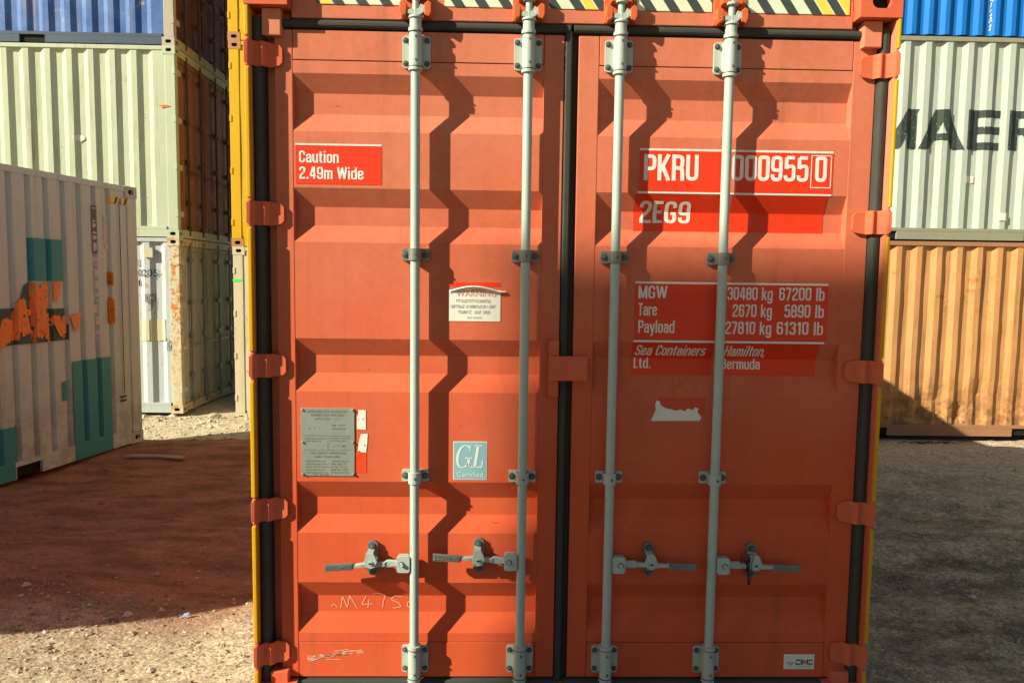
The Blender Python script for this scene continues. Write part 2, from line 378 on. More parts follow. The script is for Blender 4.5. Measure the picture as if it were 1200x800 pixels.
def blob_(cx_, cz_, w, h, seed=0, n=12):
    r = random.Random(seed); return [(cx_+w/2*math.cos(2*math.pi*i/n)*r.uniform(.6, 1.1), cz_+h/2*math.sin(2*math.pi*i/n)*r.uniform(.6, 1.1)) for i in range(n)]
def stroke_(pts, w=.0022):
    out = []
    for (x0, z0), (x1, z1) in zip(pts, pts[1:]):
        dx, dz = x1-x0, z1-z0; l = math.hypot(dx, dz) or 1; nx_, nz_ = -dz/l*w/2, dx/l*w/2
        out.append([(x0+nx_, z0+nz_), (x1+nx_, z1+nz_), (x1-nx_, z1-nz_), (x0-nx_, z0-nz_)])
    return out
# body behind the doors
def corr_profile(x0, x1, period, depth, margin=.08, fr=(.26, .24, .26)):
    """breakpoints [(x, d)] of a trapezoid corrugated sheet"""
    n = int((x1-x0-2*margin)/period); m = ((x1-x0)-n*period)/2
    pts = [(x0, 0)]
    for i in range(n):
        a = x0+m+i*period
        o = period*fr[0]/2
        pts += [(a+o, 0), (a+o+period*fr[1], depth), (a+o+period*(fr[1]+fr[2]), depth), (a+o+period*(2*fr[1]+fr[2]), 0)]
    pts.append((x1, 0)); return pts
def prof_fn(pts):
    def f(x):
        for (a, da), (b, db) in zip(pts, pts[1:]):
            if a <= x <= b: return da+(db-da)*(x-a)/max(1e-9, b-a)
        return 0
    return f
def corr_wall(name, pts, y, z0, z1, mat, parent, sgn=1, warp=.004, nz=10, seed=0, extra_dents=(), bot_rag=0, mapf=None):
    """sheet whose outer plane is at y, recesses go sgn*depth"""
    vs = []; fs = []
    for j in range(nz+1):
        z = z0+(z1-z0)*j/nz
        for x, d in pts:
            w = noise.noise(Vector((x*1.3+seed*7, z*1.1, seed)))*warp+noise.noise(Vector((x*5+seed, z*3, 2)))*warp*.5
            if j in (0, nz): w *= .2
            for (dx, dz, rr, dd) in extra_dents:
                q = ((x-dx)**2+(z-dz)**2)/rr**2
                if q < 4: w += dd*math.exp(-q*2)
            p = (x, y+sgn*(d+w), z)
            vs.append(mapf(p) if mapf else p)
    n = len(pts)
    for j in range(nz):
        for i in range(n-1): fs.append((j*n+i, j*n+i+1, (j+1)*n+i+1, (j+1)*n+i))
    mb = MB(); mb.add(vs, fs); return mb.obj(name, mat, parent)
def casting(name, mat, w, d, h, faces, parent, holes, depthmat):
    """corner casting box w(x) d(y) h(z) at its local origin corner, real oval holes on the faces listed"""
    mb = MB()
    def face(orig, ua, va, na, W_, H_, hole):
        o = Vector(orig); ua = Vector(ua); va = Vector(va); na = Vector(na)
        if not hole:
            mb.add([o, o+ua*W_, o+ua*W_+va*H_, o+va*H_], [(0, 1, 2, 3)]); return
        hw, hh = hole; n = 24; r = min(hw, hh)/2
        ring = []
        for i in range(n):
            a = 2*math.pi*(i+.5)/n
            c, s_ = math.cos(a), math.sin(a)
            ring.append((W_/2+(hw/2-r)*(1 if c > 0 else -1)+r*c, H_/2+(hh/2-r)*(1 if s_ > 0 else -1)+r*s_))
        sq = []
        for i in range(n):
            a = 2*math.pi*(i+.5)/n; c, s_ = math.cos(a), math.sin(a); k = 1/max(abs(c), abs(s_))
            sq.append((W_/2+W_/2*c*k, H_/2+H_/2*s_*k))
        # corners exactly: snap nearest
        for cx_, cz_ in ((0, 0), (W_, 0), (W_, H_), (0, H_)):
            j = min(range(n), key=lambda i: (sq[i][0]-cx_)**2+(sq[i][1]-cz_)**2); sq[j] = (cx_, cz_)
        V = [o+ua*a+va*b for a, b in sq]+[o+ua*a+va*b for a, b in ring]+[o+ua*a+va*b-na*.035 for a, b in ring]
        mb.mi = 0
        mb.add(V, [(i, (i+1) % n, n+(i+1) % n, n+i) for i in range(n)]+[(n+i, n+(i+1) % n, 2*n+(i+1) % n, 2*n+i) for i in range(n)])
        mb.mi = 1; mb.add(V[2*n:], [tuple(range(n))]); mb.mi = 0
    face((0, 0, 0), (1, 0, 0), (0, 0, 1), (0, -1, 0), w, h, holes if 'f' in faces else None)
    face((0, d, 0), (1, 0, 0), (0, 0, 1), (0, 1, 0), w, h, holes if 'b' in faces else None)
    face((0, 0, 0), (0, 1, 0), (0, 0, 1), (-1, 0, 0), d, h, holes if 'l' in faces else None)
    face((w, 0, 0), (0, 1, 0), (0, 0, 1), (1, 0, 0), d, h, holes if 'r' in faces else None)
    face((0, 0, 0), (1, 0, 0), (0, 1, 0), (0, 0, -1), w, d, None)
    face((0, 0, h), (1, 0, 0), (0, 1, 0), (0, 0, 1), w, d, None)
    o = mb.obj(name, [mat, depthmat], parent)
    return o
CW, CD, CH = .162, .178, .118
for sx in (-1, 1):
    for z in (0, H-CH):
        for y in (0, L20-CD):
            c = casting('corner_casting', M['redpost'], CW, CD, CH, ('f' if y == 0 else 'b')+('l' if sx < 0 else 'r'), red, (.075, .052), M['black'])
            c.location = (-HW if sx < 0 else HW-CW, y, z)
    # corner post: inner web behind the gasket, and the outer lip
    for y0, y1 in ((.105, .20), (L20-.16, L20-.01)):
        mb = MB(); mb.box(min(sx*1.10, sx*1.2445), max(sx*1.10, sx*1.2445), y0, y1, CH, H-CH); mb.obj('corner_post', M['redpost'], red, .004)
    mb = MB(); mb.box(min(sx*1.229, sx*1.2425), max(sx*1.229, sx*1.2425), .006, .105, CH+.002, H-CH-.002); mb.obj('post_lip', M['redpost'], red, .003)
HZ = [(2.561, 2.652), (1.962, 2.052), (1.368, 1.462), (.791, .882), (.191, .287)]
mb = MB(); zz = [(H-CH-.003, HZ[0][1]+.012)]+[(HZ[i][0]-.012, HZ[i+1][1]+.012) for i in range(4)]+[(HZ[4][0]-.012, CH+.003)]
for sx in (-1, 1):
    for a, b in zz:
        mb = MB(); x0, x1 = sorted((sx*(1.2285 if sx < 0 else 1.233), sx*1.2462)); mb.box(x0, x1, -.001, .03, b, a)
        mb.obj('yellow_edge_strip', M['yellow'], red, .004)
    for zc in (0, 1):   # lug blocks by the castings
        mb = MB(); x0, x1 = sorted((sx*1.118, sx*1.19))
        if zc: mb.box(x0, x1, .034, .105, 2.676, H-CH-.002)
        else: mb.box(x0+(.0 if sx < 0 else .0), x1, .03, .105, CH-.02, .165)
        mb.obj('lug_block', M['redpost'], red, .004)
# header, sill, roof, sides, rear
mb = MB(); mb.box(-1.0835, 1.0835, .058, .16, 2.750, H-.006); mb.obj('header', M['red'], red, .003)
mb = MB(); mb.box(-1.0835, 1.0835, .066, .16, .0, .105); mb.obj('sill', M['red'], red, .003)
for sx in (-1, 1):
    pts = corr_profile(.20, L20-.16, .278, .036)
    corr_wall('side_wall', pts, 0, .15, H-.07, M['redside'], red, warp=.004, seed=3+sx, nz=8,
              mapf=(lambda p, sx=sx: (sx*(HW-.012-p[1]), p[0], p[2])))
    for nm, z0, z1 in (('top_rail', H-.07, H-.008), ('bottom_rail', .02, .15)):
        mb = MB(); x0, x1 = sorted((sx*(HW-.06), sx*(HW-.004))); mb.box(x0, x1, CD, L20-CD, z0, z1); mb.obj(nm, M['redpost'], red, .003)
mb = MB(); mb.box(-HW+.07, HW-.07, .17, L20-.05, H-.03, H-.012); mb.obj('roof', M['red'], red)
mb = MB(); mb.box(-HW+.07, HW-.07, .12, L20-.05, .12, .15); mb.obj('floor_panel', M['redpost'], red)
corr_wall('rear_wall', corr_profile(-HW+.15, HW-.15, .25, .04), L20-.02, .05, H-.05, M['red'], red, sgn=-1, seed=9)
# hazard tape on the header
for (a, b, ye) in ((-.985, -.668, 1), (-.50, -.225, 0), (-.10, .115, 2), (.24, .53, 0), (.66, 1.066, 3)):
    mb = MB(); zb, zt = 2.803, 2.868; sh = -.045
    def sl(x, z): return x+(z-zb)/(zt-zb)*sh
    mb.mi = 1; mb.box(a, b, .0555, .0565, zb, zt)
    k = math.floor(a/.092)
    while k*.092 < b+.1:
        x = k*.092
        poly = [(x, zb), (x+.040, zb), (x+.040+sh, zt), (x+sh, zt)]
        # clip to [a,b]
        def clip(poly, ax, s_):
            out = []
            for p, q in zip(poly, poly[1:]+poly[:1]):
                ip = (p[0]-ax)*s_ >= 0; iq = (q[0]-ax)*s_ >= 0
                if ip: out.append(p)
                if ip != iq:
                    t = (ax-p[0])/(q[0]-p[0]); out.append((ax, p[1]+(q[1]-p[1])*t))
            return out
        poly = clip(clip(poly, a, 1), b, -1)
        if len(poly) > 2: mb.mi = 0; mb.prism(poly, .0540, .0550)
        # a few stripes that kept their yellow
        xy = x+.046
        if (ye == 1 and x < -.93) or (ye == 3 and x > .84) or (ye == 2 and abs(x-.0) < .03):
            poly = clip(clip([(xy, zb), (xy+.040, zb), (xy+.040+sh, zt), (xy+sh, zt)], a, 1), b, -1)
            if len(poly) > 2: mb.mi = 2; mb.prism(poly, .0545, .0552)
        k += 1
    mb.obj('hazard_tape', [M['tapeblack'], M['tapewhite'], M['tapeyellow']], red)

# doors
PAN = {-1: (-1.083, -.113), 1: (.100, 1.096)}      # corrugated panel extents
STO = {-1: (-1.152, -.036), 1: (.020, 1.187)}      # outer extents of the leaf
doors = {}
for sx in (-1, 1):
    x0, x1 = PAN[sx]; a0, a1 = STO[sx]
    zs = [.276]+BREAKS+[2.594]
    nx = 24; vs = []; fs = []
    rows = []
    for z in zs: rows.append(z)
    # finer rows for gentle unevenness
    fine = []
    for za, zb in zip(rows, rows[1:]):
        k = max(1, int((zb-za)/.07)); fine += [za+(zb-za)*i/k for i in range(k)]
    fine.append(rows[-1])
    for z in fine:
        for i in range(nx+1):
            x = x0+(x1-x0)*i/nx
            e = min(1, min(i, nx-i)/3)
            w = e*(noise.noise(Vector((x*2.2, z*2.0, 4+sx)))*.0006)
            vs.append((x, door_y(z)+w, z))
    for j in range(len(fine)-1):
        for i in range(nx): fs.append((j*(nx+1)+i, j*(nx+1)+i+1, (j+1)*(nx+1)+i+1, (j+1)*(nx+1)+i))
    mb = MB(); mb.add(vs, fs)
    d = mb.obj('door', M['red'], red, label=('left door leaf, sunlit, with the caution panel and steel approval plate' if sx < 0 else 'right door leaf with the white registration lettering on red panels'))
    doors[sx] = d
    for xa, xb in ((a0, x0), (x1, a1)):
        mb = MB(); mb.box(xa, xb, D-.001, D+.052, .126, 2.708); mb.obj('door_stile', M['red'], d, .003)
    for za, zb, yy in ((.126, .2735, D-.0015), (2.597, 2.708, D-.0015)):
        mb = MB(); mb.box(x0+.002, x1-.002, yy, D+.05, za, zb); mb.obj('door_rail', M['red'], d, .002)
    # backing and gaskets
    mb = MB(); mb.box(a0+.01, a1-.01, D+.053, D+.058, .115, 2.72); mb.obj('inner_lining', M['black'], d)
    mb = MB()
    gp = [(1.189, .104), (1.189, .062), (1.193, .044), (1.200, .038), (1.208, .036), (1.221, .039), (1.2275, .046), (1.2275, .104)]
    mb.prism([(sx*a, b) for a, b in gp], .112, 2.745, 'xy')
    mb.obj('edge_gasket', M['gasket'], d)
    mb = MB(); xa, xb = (-1.12, -.012) if sx < 0 else (.0, 1.118)
    mb.prism([(.056, 2.716), (.051, 2.724), (.051, 2.733), (.056, 2.744), (.075, 2.747), (.1, 2.747), (.1, 2.713), (.075, 2.713)], xa, xb, 'yz')
    mb.obj('top_gasket', M['gasket'], d, .002); mb = MB()
    mb.prism([(.056, .09), (.052, .097), (.052, .105), (.056, .115), (.075, .120), (.1, .121), (.1, .085), (.075, .085)], xa, xb, 'yz')
    mb.obj('bottom_gasket', M['gasket'], d, .002)
mb = MB()
mb.prism([(-.034, .075), (-.032, .062), (-.027, .057), (-.010, .057), (-.004, .064), (-.004, .1), (-.034, .1)], .118, 2.722, 'xy'); 
mb.prism([(-.0035, .1), (-.0035, .090), (.004, .088), (.018, .090), (.018, .1)], .118, 2.722, 'xy')
mb.obj('centre_gasket', M['gasket'], doors[-1], .0015)

# rub mark and small dent above the second handle
mb = MB()
r = random.Random(12)
decal('rub_mark', [blob_(-.350, .712, .040, .016, 1), blob_(-.352, .702, .016, .02, 2)], M['ghost'], doors[-1], eps=.0012)
decal('scratch_marks', stroke_([(-.30, .775), (-.285, .770), (-.27, .772)], .0016)+stroke_([(-.315, .700), (-.300, .693)], .002)+stroke_([(-.93, 2.43), (-.915, 2.435), (-.90, 2.425)], .0014), M['nick'], doors[-1], eps=.0014)
# hinges
def hinge_mesh():
    """right hand hinge: X from .0 (door end) to .13 (pin) , Z -.045...045"""
    prof = [(0, -.0), (.012, 0), (.050, 0), (.055, -.008), (.062, -.019), (.070, -.024), (.078, -.022), (.084, -.017), (.092, -.017), (.099, -.024), (.107, -.036), (.117, -.047), (.131, -.050)]
    def zh(x):
        if x < .018: return .046-.020*(1-x/.018)
        if x > .12: return .046-(x-.12)*.6
        return .046
    vs = []; fs = []
    for x, y in prof:
        h = zh(x); vs += [(x, y, -h), (x, y, h), (x, y+.011, h), (x, y+.011, -h)]
    n = len(prof)
    for i in range(n-1):
        a = i*4; b = a+4
        fs += [(a, a+1, b+1, b), (a+1, a+2, b+2, b+1), (a+2, a+3, b+3, b+2), (a+3, a, b, b+3)]
    fs += [(0, 3, 2, 1), ((n-1)*4, (n-1)*4+1, (n-1)*4+2, (n-1)*4+3)]
    mb = MB(); mb.add(vs, fs)
    mb.cyl((.120, -.037, -.049), (.120, -.037, .049), .010, n=12)
    mb.cyl((.120, -.037, -.056), (.120, -.037, .056), .0055, n=10)
    return mb
h0 = hinge_mesh().obj('hinge', M['redpost'], doors[1], .002, smooth=True)
for i, (a, b) in enumerate(HZ):
    z = (a+b)/2
    if i == 0: h0.location = (1.117, .049, z)
    else: inst(h0, doors[1], (1.117, .049, z))
    hl = inst(h0, doors[-1], (-1.117, .049, z)); hl.scale = (-1, 1, 1)

# overlap plate in the middle
mb = MB(); mb.box(-.077, .077, .024, .036, 1.368, 1.466); mb.box(-.072, -.040, .036, .040, 1.38, 1.455); mb.obj('overlap_plate', M['red'], doors[-1], .003)
mb = MB(); mb.box(-.080, -.037, .040, D, 1.300, 1.528); mb.obj('overlap_bracket', M['red'], doors[-1], .004)

# locking bars
BX = [-.606, -.177, .174, .597]
BY = .020
def ring(mb, z, r, t=.0016):
    mb.mi = 1; mb.cyl((0, BY, z-t), (0, BY, z+t), r, n=20); mb.mi = 0
def bolt(mb, x, y, z, r=.009, h=.008, n=6):
    mb.mi = 1; mb.cyl((x, y, z), (x, y-.0012, z), r*1.35, n=12)
    bolt0(mb, x, y, z, r, h, n); mb.mi = 0
def bolt0(mb, x, y, z, r=.009, h=.008, n=6):
    mb.cyl((x, y, z), (x, y-h, z), r, n=n); mb.cyl((x, y-h, z), (x, y-h-.003, z), r*.6, r*.4, n=8)
def add_mount(z0, z1, parent):
    mb = MB()
    mb.prism(outline_rect(0, (z0+z1)/2, .108, z1-z0, .012), .052, .0625)
    for bx_ in (-.041, .041):
        for bz in (z0+.018, z1-.018): bolt(mb, bx_, .052, bz, .0085)
    mb.cyl((0, BY, z0-.012), (0, BY, z1+.012), .0245, n=20)
    mb.cyl((0, BY, z0-.018), (0, BY, z0-.006), .027, n=20); mb.cyl((0, BY, z1+.004), (0, BY, z1+.018), .0275, n=20)
    mb.box(-.0235, .0235, BY, .054, z0+.006, z1-.006)
    ring(mb, z0-.004, .0281); ring(mb, z1+.0025, .0284)
    mb.mi = 1
    for bz in (z0+.018, z1-.018): mb.cyl((.004, BY-.023, bz), (.004, BY-.0285, bz), .0045, n=8)
    mb.mi = 0
    return mb.obj('bar_mount', [M['galv'], M['bolt']], parent, .0015, smooth=True)
def add_guide(z, parent):
    mb = MB()
    h = .024
    mb.prism(outline_rect(0, z, .108, 2*h, .006), .050, .0625)
    for bx_ in (-.040, .040): bolt(mb, bx_, .050, z, .0105)
    mb.cyl((0, BY, z-h+.001), (0, BY, z+h-.001), .0255, n=20)
    mb.box(-.0245, .0245, BY, .055, z-h+.001, z+h-.001)
    mb.mi = 1; mb.cyl((.004, BY-.024, z), (.004, BY-.029, z), .005, n=8); mb.mi = 0
    return mb.obj('bar_guide', [M['galvdark'] if z > 1.4 else M['galv'], M['bolt']], parent, .0015, smooth=True)
def add_cam(parent):
    mb = MB(); z = 2.742
    mb.cyl((0, BY, 2.70), (0, BY, z), .0225, n=18); mb.cyl((0, BY, z), (0, BY, z+.010), .0285, .026, n=18)
    mb.cyl((0, BY, z+.010), (0, BY, z+.095), .013, n=14)
    mb.prism([(-.030, z+.016), (.012, z+.010), (.032, z+.020), (.036, z+.046), (.020, z+.052), (.012, z+.034), (-.010, z+.034), (-.030, z+.030)], BY-.012, BY+.014)
    mb.cyl((.031, BY-.014, z+.03), (.031, BY+.016, z+.03), .010, n=10)
    mb.cyl((0, BY, z+.072), (0, BY, z+.082), .025, n=14)
    o = mb.obj('cam', M['galv'], parent, .0015, smooth=True)
    mb = MB()
    mb.box(-.062, .062, .048, .058, z+.008, z+.118)
    for s_ in (-1, 1):
        mb.prism([(s_*.034, z+.012), (s_*.052, z+.004), (s_*.060, z+.022), (s_*.060, z+.056), (s_*.048, z+.064), (s_*.032, z+.050)], BY-.016, .050)
    mb.prism([(-.040, z+.076), (.040, z+.076), (.040, z+.108), (-.040, z+.108)], BY-.012, .05)
    mb.obj('cam_keeper', M['keeper'], parent, .003)
    # same at the foot (below the frame)
    mb = MB(); mb.cyl((0, BY, .03), (0, BY, .125), .0225, n=18); mb.cyl((0, BY, .02), (0, BY, .035), .030, n=18); mb.box(-.03, .03, BY-.01, BY+.02, .03, .05)
    mb.obj('cam', M['galv'], parent, .0015, smooth=True)
    mb = MB(); mb.box(-.055, .055, .045, .066, .0, .085); mb.obj('cam_keeper', M['keeper'], parent, .003)
def add_handle(parent, s, dz, tilt, wire=False):
    """s=-1: handle runs left of the bar; +1: right"""
    z = .626+dz
    # hub plate welded to the bar
    mb = MB(); cxh = s*.043
    mb.prism(outline_rect(cxh, z, .052, .068, .010), BY-.019, BY-.007)
    mb.prism(outline_rect(cxh, z, .048, .064, .010), BY+.010, BY+.018)
    mb.cyl((s*.049, BY-.030, z), (s*.049, BY+.02, z), .0085, n=10)
    mb.mi = 1; mb.cyl((s*.049, BY-.0202, z), (s*.049, BY-.019, z), .0125, n=14); mb.mi = 0
    mb.obj('handle_hub', [M['galv'], M['bolt']], parent, .002)
    # lever: forged bar, waisted, flat grip at the end
    def zt(d): return z+tilt*(d-.05)
    mb = MB()
    st = [(.030, .012, .008), (.070, .013, .008), (.095, .0165, .008), (.11, .0165, .008), (.118, .011, .010), (.150, .0095, .010), (.175, .014, .010), (.190, .013, .010), (.205, .010, .011), (.235, .007, .010), (.245, .0125, .006), (.350, .0115, .006)]
    yo = [0, 0, 0, -.001, -.004, -.008, -.010, -.010, -.012, -.016, -.018, -.024]
    vs = []; fs = []
    for (d_, hh, th), yy in zip(st, yo):
        x = s*d_; y = BY-.000+yy; zc = zt(d_)
        vs += [(x, y-th, zc-hh*.7), (x, y-th, zc+hh*.7), (x, y-th*.4, zc+hh), (x, y+th, zc+hh*.8), (x, y+th, zc-hh*.8), (x, y-th*.4, zc-hh)]
    n = len(st)
    for i in range(n-1):
        for k in range(6): fs.append((i*6+k, i*6+(k+1) % 6, (i+1)*6+(k+1) % 6, (i+1)*6+k))
    fs += [tuple(range(6)), tuple(range((n-1)*6+5, (n-1)*6-1, -1))]
    mb.add(vs, fs)
    mb.obj('handle_lever', M['galv'], parent, .001)
    mb = MB()   # knurled grip sleeve with raised dots
    gz = zt(.298)
    vs = []
    for d_, yy in ((.243, -.019), (.352, -.026)):
        zc = zt(d_)
        vs += [(s*d_, BY+yy-.010, zc-.0135), (s*d_, BY+yy-.010, zc+.0135), (s*d_, BY+yy+.004, zc+.0135), (s*d_, BY+yy+.004, zc-.0135)]
    mb.add(vs, [(0, 1, 2, 3), (7, 6, 5, 4), (0, 4, 5, 1), (1, 5, 6, 2), (2, 6, 7, 3), (3, 7, 4, 0)])
    for i in range(13):
        d_ = .250+i*.0078; yy = -.019-(.007)*(d_-.243)/.109
        for kz in (-.006, 0, .006):
            if random.random() < .85:
                mb.box(s*d_-.0018, s*d_+.0018, BY+yy-.0122, BY+yy-.009, zt(d_)+kz-.0016, zt(d_)+kz+.0016)
    mb.obj('handle_grip', M['galvdark'], parent, .0008)
    # catch / retainer bolted on the door panel
    xc = s*.172; zc = z+.008+dz*.3
    mb = MB()
    mb.prism(outline_rect(xc, zc, .043, .142, .018), .050, .0645)
    bolt(mb, xc, .050, zc+.048, .0125, .010); bolt(mb, xc, .050, zc-.050, .0125, .010)
    mb.prism([(xc-.020, zc-.030), (xc+.022, zc-.030), (xc+.027, zc-.012), (xc+.018, zc-.004), (xc-.018, zc-.004)], BY-.012, .052)
    mb.obj('handle_catch', [M['galvdark'], M['bolt']], parent, .003)
    mb = MB()   # the locking hasp over the lever
    q = [(xc-.018, zc+.040), (xc+.010, zc+.040), (xc+.019, zc+.022), (xc+.026, zc+.004), (xc+.014, zc-.018), (xc-.002, zc-.024), (xc-.022, zc-.012), (xc-.026, zc+.006), (xc-.020, zc+.020)]
    mb.prism(q, BY-.026, BY-.014); mb.box(xc-.016, xc+.010, BY-.014, .052, zc+.026, zc+.040)
    mb.cyl((xc, BY-.031, zc+.0), (xc, BY-.026, zc+.0), .009, n=12)
    mb.mi = 1; mb.prism(outline_rect(xc, zc, .014, .006, .0028), BY-.0325, BY-.0312)
    mb.obj('handle_hasp', [M['galv'], M['black']], parent, .002)
    if wire:
        mb = MB(); prev = None
        for i in range(60):
            t = i/59
            if t < .5: x = s*(.105+.05*t*2)+.006*math.sin(t*40); zz_ = z+.014+.034*math.sin(t*17)+.02*t
            else: x = s*(.150-.03*(t-.5)); zz_ = z-.02+.05*math.cos(t*26)
            p = Vector((x, BY-.030+.008*math.sin(t*21), zz_))
            if prev: mb.cyl(prev, p, .0016, n=5, caps=False)
            prev = p
        mb.obj('seal_wire', M['black'], parent)
for i, x in enumerate(BX):
    mb = MB(); mb.cyl((0, BY, .03), (0, BY, 2.745), .0182, n=24)
    b = mb.obj('locking_bar', M['galv'], red, smooth=True); b.location = (x, 0, 0)
    s = -1 if i < 2 else 1
    add_mount(2.568, 2.690, b); add_mount(.152, .266, b)
    add_guide(1.857, b); add_guide(.976, b); add_cam(b)
    add_handle(b, s, (0, .010, 0, -.002)[i], (-.035, .085, .0, -.01)[i], wire=(i == 3))

# printed panels and lettering
dl, dr = doors[-1], doors[1]
decal('caution_panel', [rect(-1.075, 2.126, -.742, 2.272)], M['decalred'], dl)
decal('white_line', [rect(-1.075, 2.274, -.742, 2.281)], M['white'], dl)
cond_text('caution_lettering', 'Caution', -1.061, 2.207, -.908, .046, M['white'], dl)
cond_text('caution_lettering', '2.49m Wide', -1.061, 2.145, -.812, .047, M['white'], dl)
decal('registration_panel', [rect(.268, 2.118, .618, 2.276), rect(.655, 2.118, 1.036, 2.276)], M['decalred'], dr)
decal('registration_panel', [rect(.255, 1.966, .600, 2.108), rect(.640, 1.966, 1.020, 2.108)], M['decalred'], dr)
decal('white_line', [rect(.268, 2.2765, 1.036, 2.2845), rect(.262, 2.110, 1.034, 2.1175)], M['white'], dr)
bx = [rect(.947, 2.274, 1.029, 2.2775), rect(.947, 2.150, 1.029, 2.1535), rect(.947, 2.1535, .9505, 2.274), rect(1.0255, 2.1535, 1.029, 2.274)]
bx = [[(a, b-.009) for a, b in r] for r in bx]
decal('check_digit_frame', bx, M['white'], dr, eps=.0024)
for st_, a_, b_, c_, h_ in (('PKRU', .286, 2.161, .500, .101), ('000955', .634, 2.164, .937, .101), ('0', .965, 2.164, 1.010, .101), ('2EG9', .279, 1.997, .482, .086)):
    cond_text('registration_lettering', st_, a_, b_, c_, h_, M['white'], dr)
decal('weights_panel', [rect(.264, 1.533, .600, 1.755), rect(.640, 1.533, 1.040, 1.755)], M['decalred'], dr)
decal('weights_panel', [rect(.260, 1.388, .590, 1.521), rect(.636, 1.388, 1.017, 1.521)], M['decalred'], dr)
decal('white_line', [rect(.264, 1.7565, 1.040, 1.7645), rect(.262, 1.5225, 1.034, 1.5305)], M['white'], dr)
for st_, a_, b_, c_, h_ in (('MGW', .277, 1.697, .391, .051), ('Tare', .278, 1.629, .353, .050), ('Payload', .280, 1.560, .425, .051),
    ('30480 kg', .634, 1.696, .816, .051), ('67200 lb', .842, 1.696, 1.026, .052), ('2670 kg', .657, 1.628, .816, .051), ('5890 lb', .866, 1.628, 1.026, .052),
    ('27810 kg', .630, 1.559, .816, .051), ('61310 lb', .838, 1.559, 1.026, .052)):
    cond_text('weights_lettering', st_, a_, b_, c_, h_, M['white'], dr, th=.15, tv=.125)
for st_, a_, b_, c_, h_, sh_ in (('Sea Containers', .272, 1.467, .556, .044, .22), ('Ltd.', .272, 1.414, .342, .044, 0), ('Hamilton,', .634, 1.467, .802, .044, .22), ('Bermuda', .630, 1.413, .789, .044, 0)):
    cond_text('owner_lettering', st_, a_, b_, c_, h_, M['white'], dr, shear=sh_, th=.15, tv=.125)

# remnants
decal('torn_sticker', [[(.340, 1.204), (.538, 1.206), (.546, 1.222), (.530, 1.242), (.533, 1.256), (.518, 1.262), (.512, 1.250), (.488, 1.256), (.476, 1.244), (.462, 1.252), (.440, 1.246), (.424, 1.252), (.402, 1.256), (.388, 1.262), (.378, 1.270), (.376, 1.284), (.362, 1.288), (.356, 1.270), (.360, 1.250), (.350, 1.226)]], M['paper'], dr, eps=.003)
decal('sticker_ghost', [rect(.372, 1.232, .560, 1.300)], M['ghost'], dr)
decal('sticker_ghost', [rect(-.846, .982, -.804, 1.063)], M['decaloff'], dl)
decal('small_label', [[(-.842, 1.160), (-.806, 1.157), (-.806, 1.237), (-.836, 1.238), (-.838, 1.215), (-.842, 1.21)]], M['paper'], dl, eps=.002)
decal('small_label', [[(-.838, 1.068), (-.806, 1.064), (-.801, 1.100), (-.799, 1.142), (-.826, 1.140), (-.832, 1.118), (-.836, 1.10)]], M['paper'], dl, eps=.002)
decal('label_marks', [rect(-.838, 1.198, -.835, 1.202), rect(-.819, 1.199, -.815, 1.203), rect(-.812, 1.093, -.808, 1.098), rect(-.835, 1.068, -.830, 1.072)], M['ink'], dl, eps=.003)
# warning sticker with curled top edge
decal('warning_sticker', [rect(-.476, 1.735, -.272, 1.752)], M['decalred'], dl, eps=.0011)
decal('warning_sticker', [rect(-.476, 1.598, -.272, 1.722)], M['paper'], dl, eps=.002)
mb = MB(); n = 18
vs = []
for i in range(n+1):
    t = i/n; x = -.474+.222*t; zb = 1.716+.020*math.sin(math.pi*min(1, t*1.15))
    lift = .004+.012*math.sin(math.pi*t)+.004*t
    vs += [(x, D-.002, zb-.014*(1-t)), (x, D-.003-lift*.5, zb+.003), (x, D-.003-lift, zb-.001)]
mb.add(vs, [f for i in range(n) for f in ((i*3, i*3+3, i*3+4, i*3+1), (i*3+1, i*3+4, i*3+5, i*3+2))])
mb.obj('curled_sticker_edge', M['paper'], dl)
lettering('warning_lettering', [('WARNING', -.448, 1.696, -.290, 1.720, .01)], M['pinkink'], dl, eps=.0030)
def dashes(x0, x1, z, h, dens=.8, seed=1, w=.006):
    r = random.Random(seed); out = []; x = x0
    while x < x1-w:
        ww = w*r.uniform(.5, 1.1)
        if r.random() < dens:
            k = r.randint(0, 2)
            if k == 0: out += [rect(x, z, x+ww*.25, z+h), rect(x+ww*.25, z+h*.75, x+ww*.8, z+h)]
            elif k == 1: out += [rect(x, z, x+ww*.8, z+h*.25), rect(x+ww*.5, z+h*.25, x+ww*.8, z+h)]
            else: out += [rect(x, z, x+ww*.25, z+h), rect(x+ww*.6, z, x+ww*.85, z+h), rect(x+ww*.25, z+h*.4, x+ww*.6, z+h*.6)]
        x += ww*1.15
    return out
P = []
for k, (a, b, z) in enumerate(((-.448, -.305, 1.672), (-.470, -.284, 1.650), (-.440, -.312, 1.628), (-.41, -.34, 1.609))): P += dashes(a, b, z, .013 if k < 3 else .007, .85, 20+k)
decal('small_print', P, M['paleink'], dl, eps=.0030)
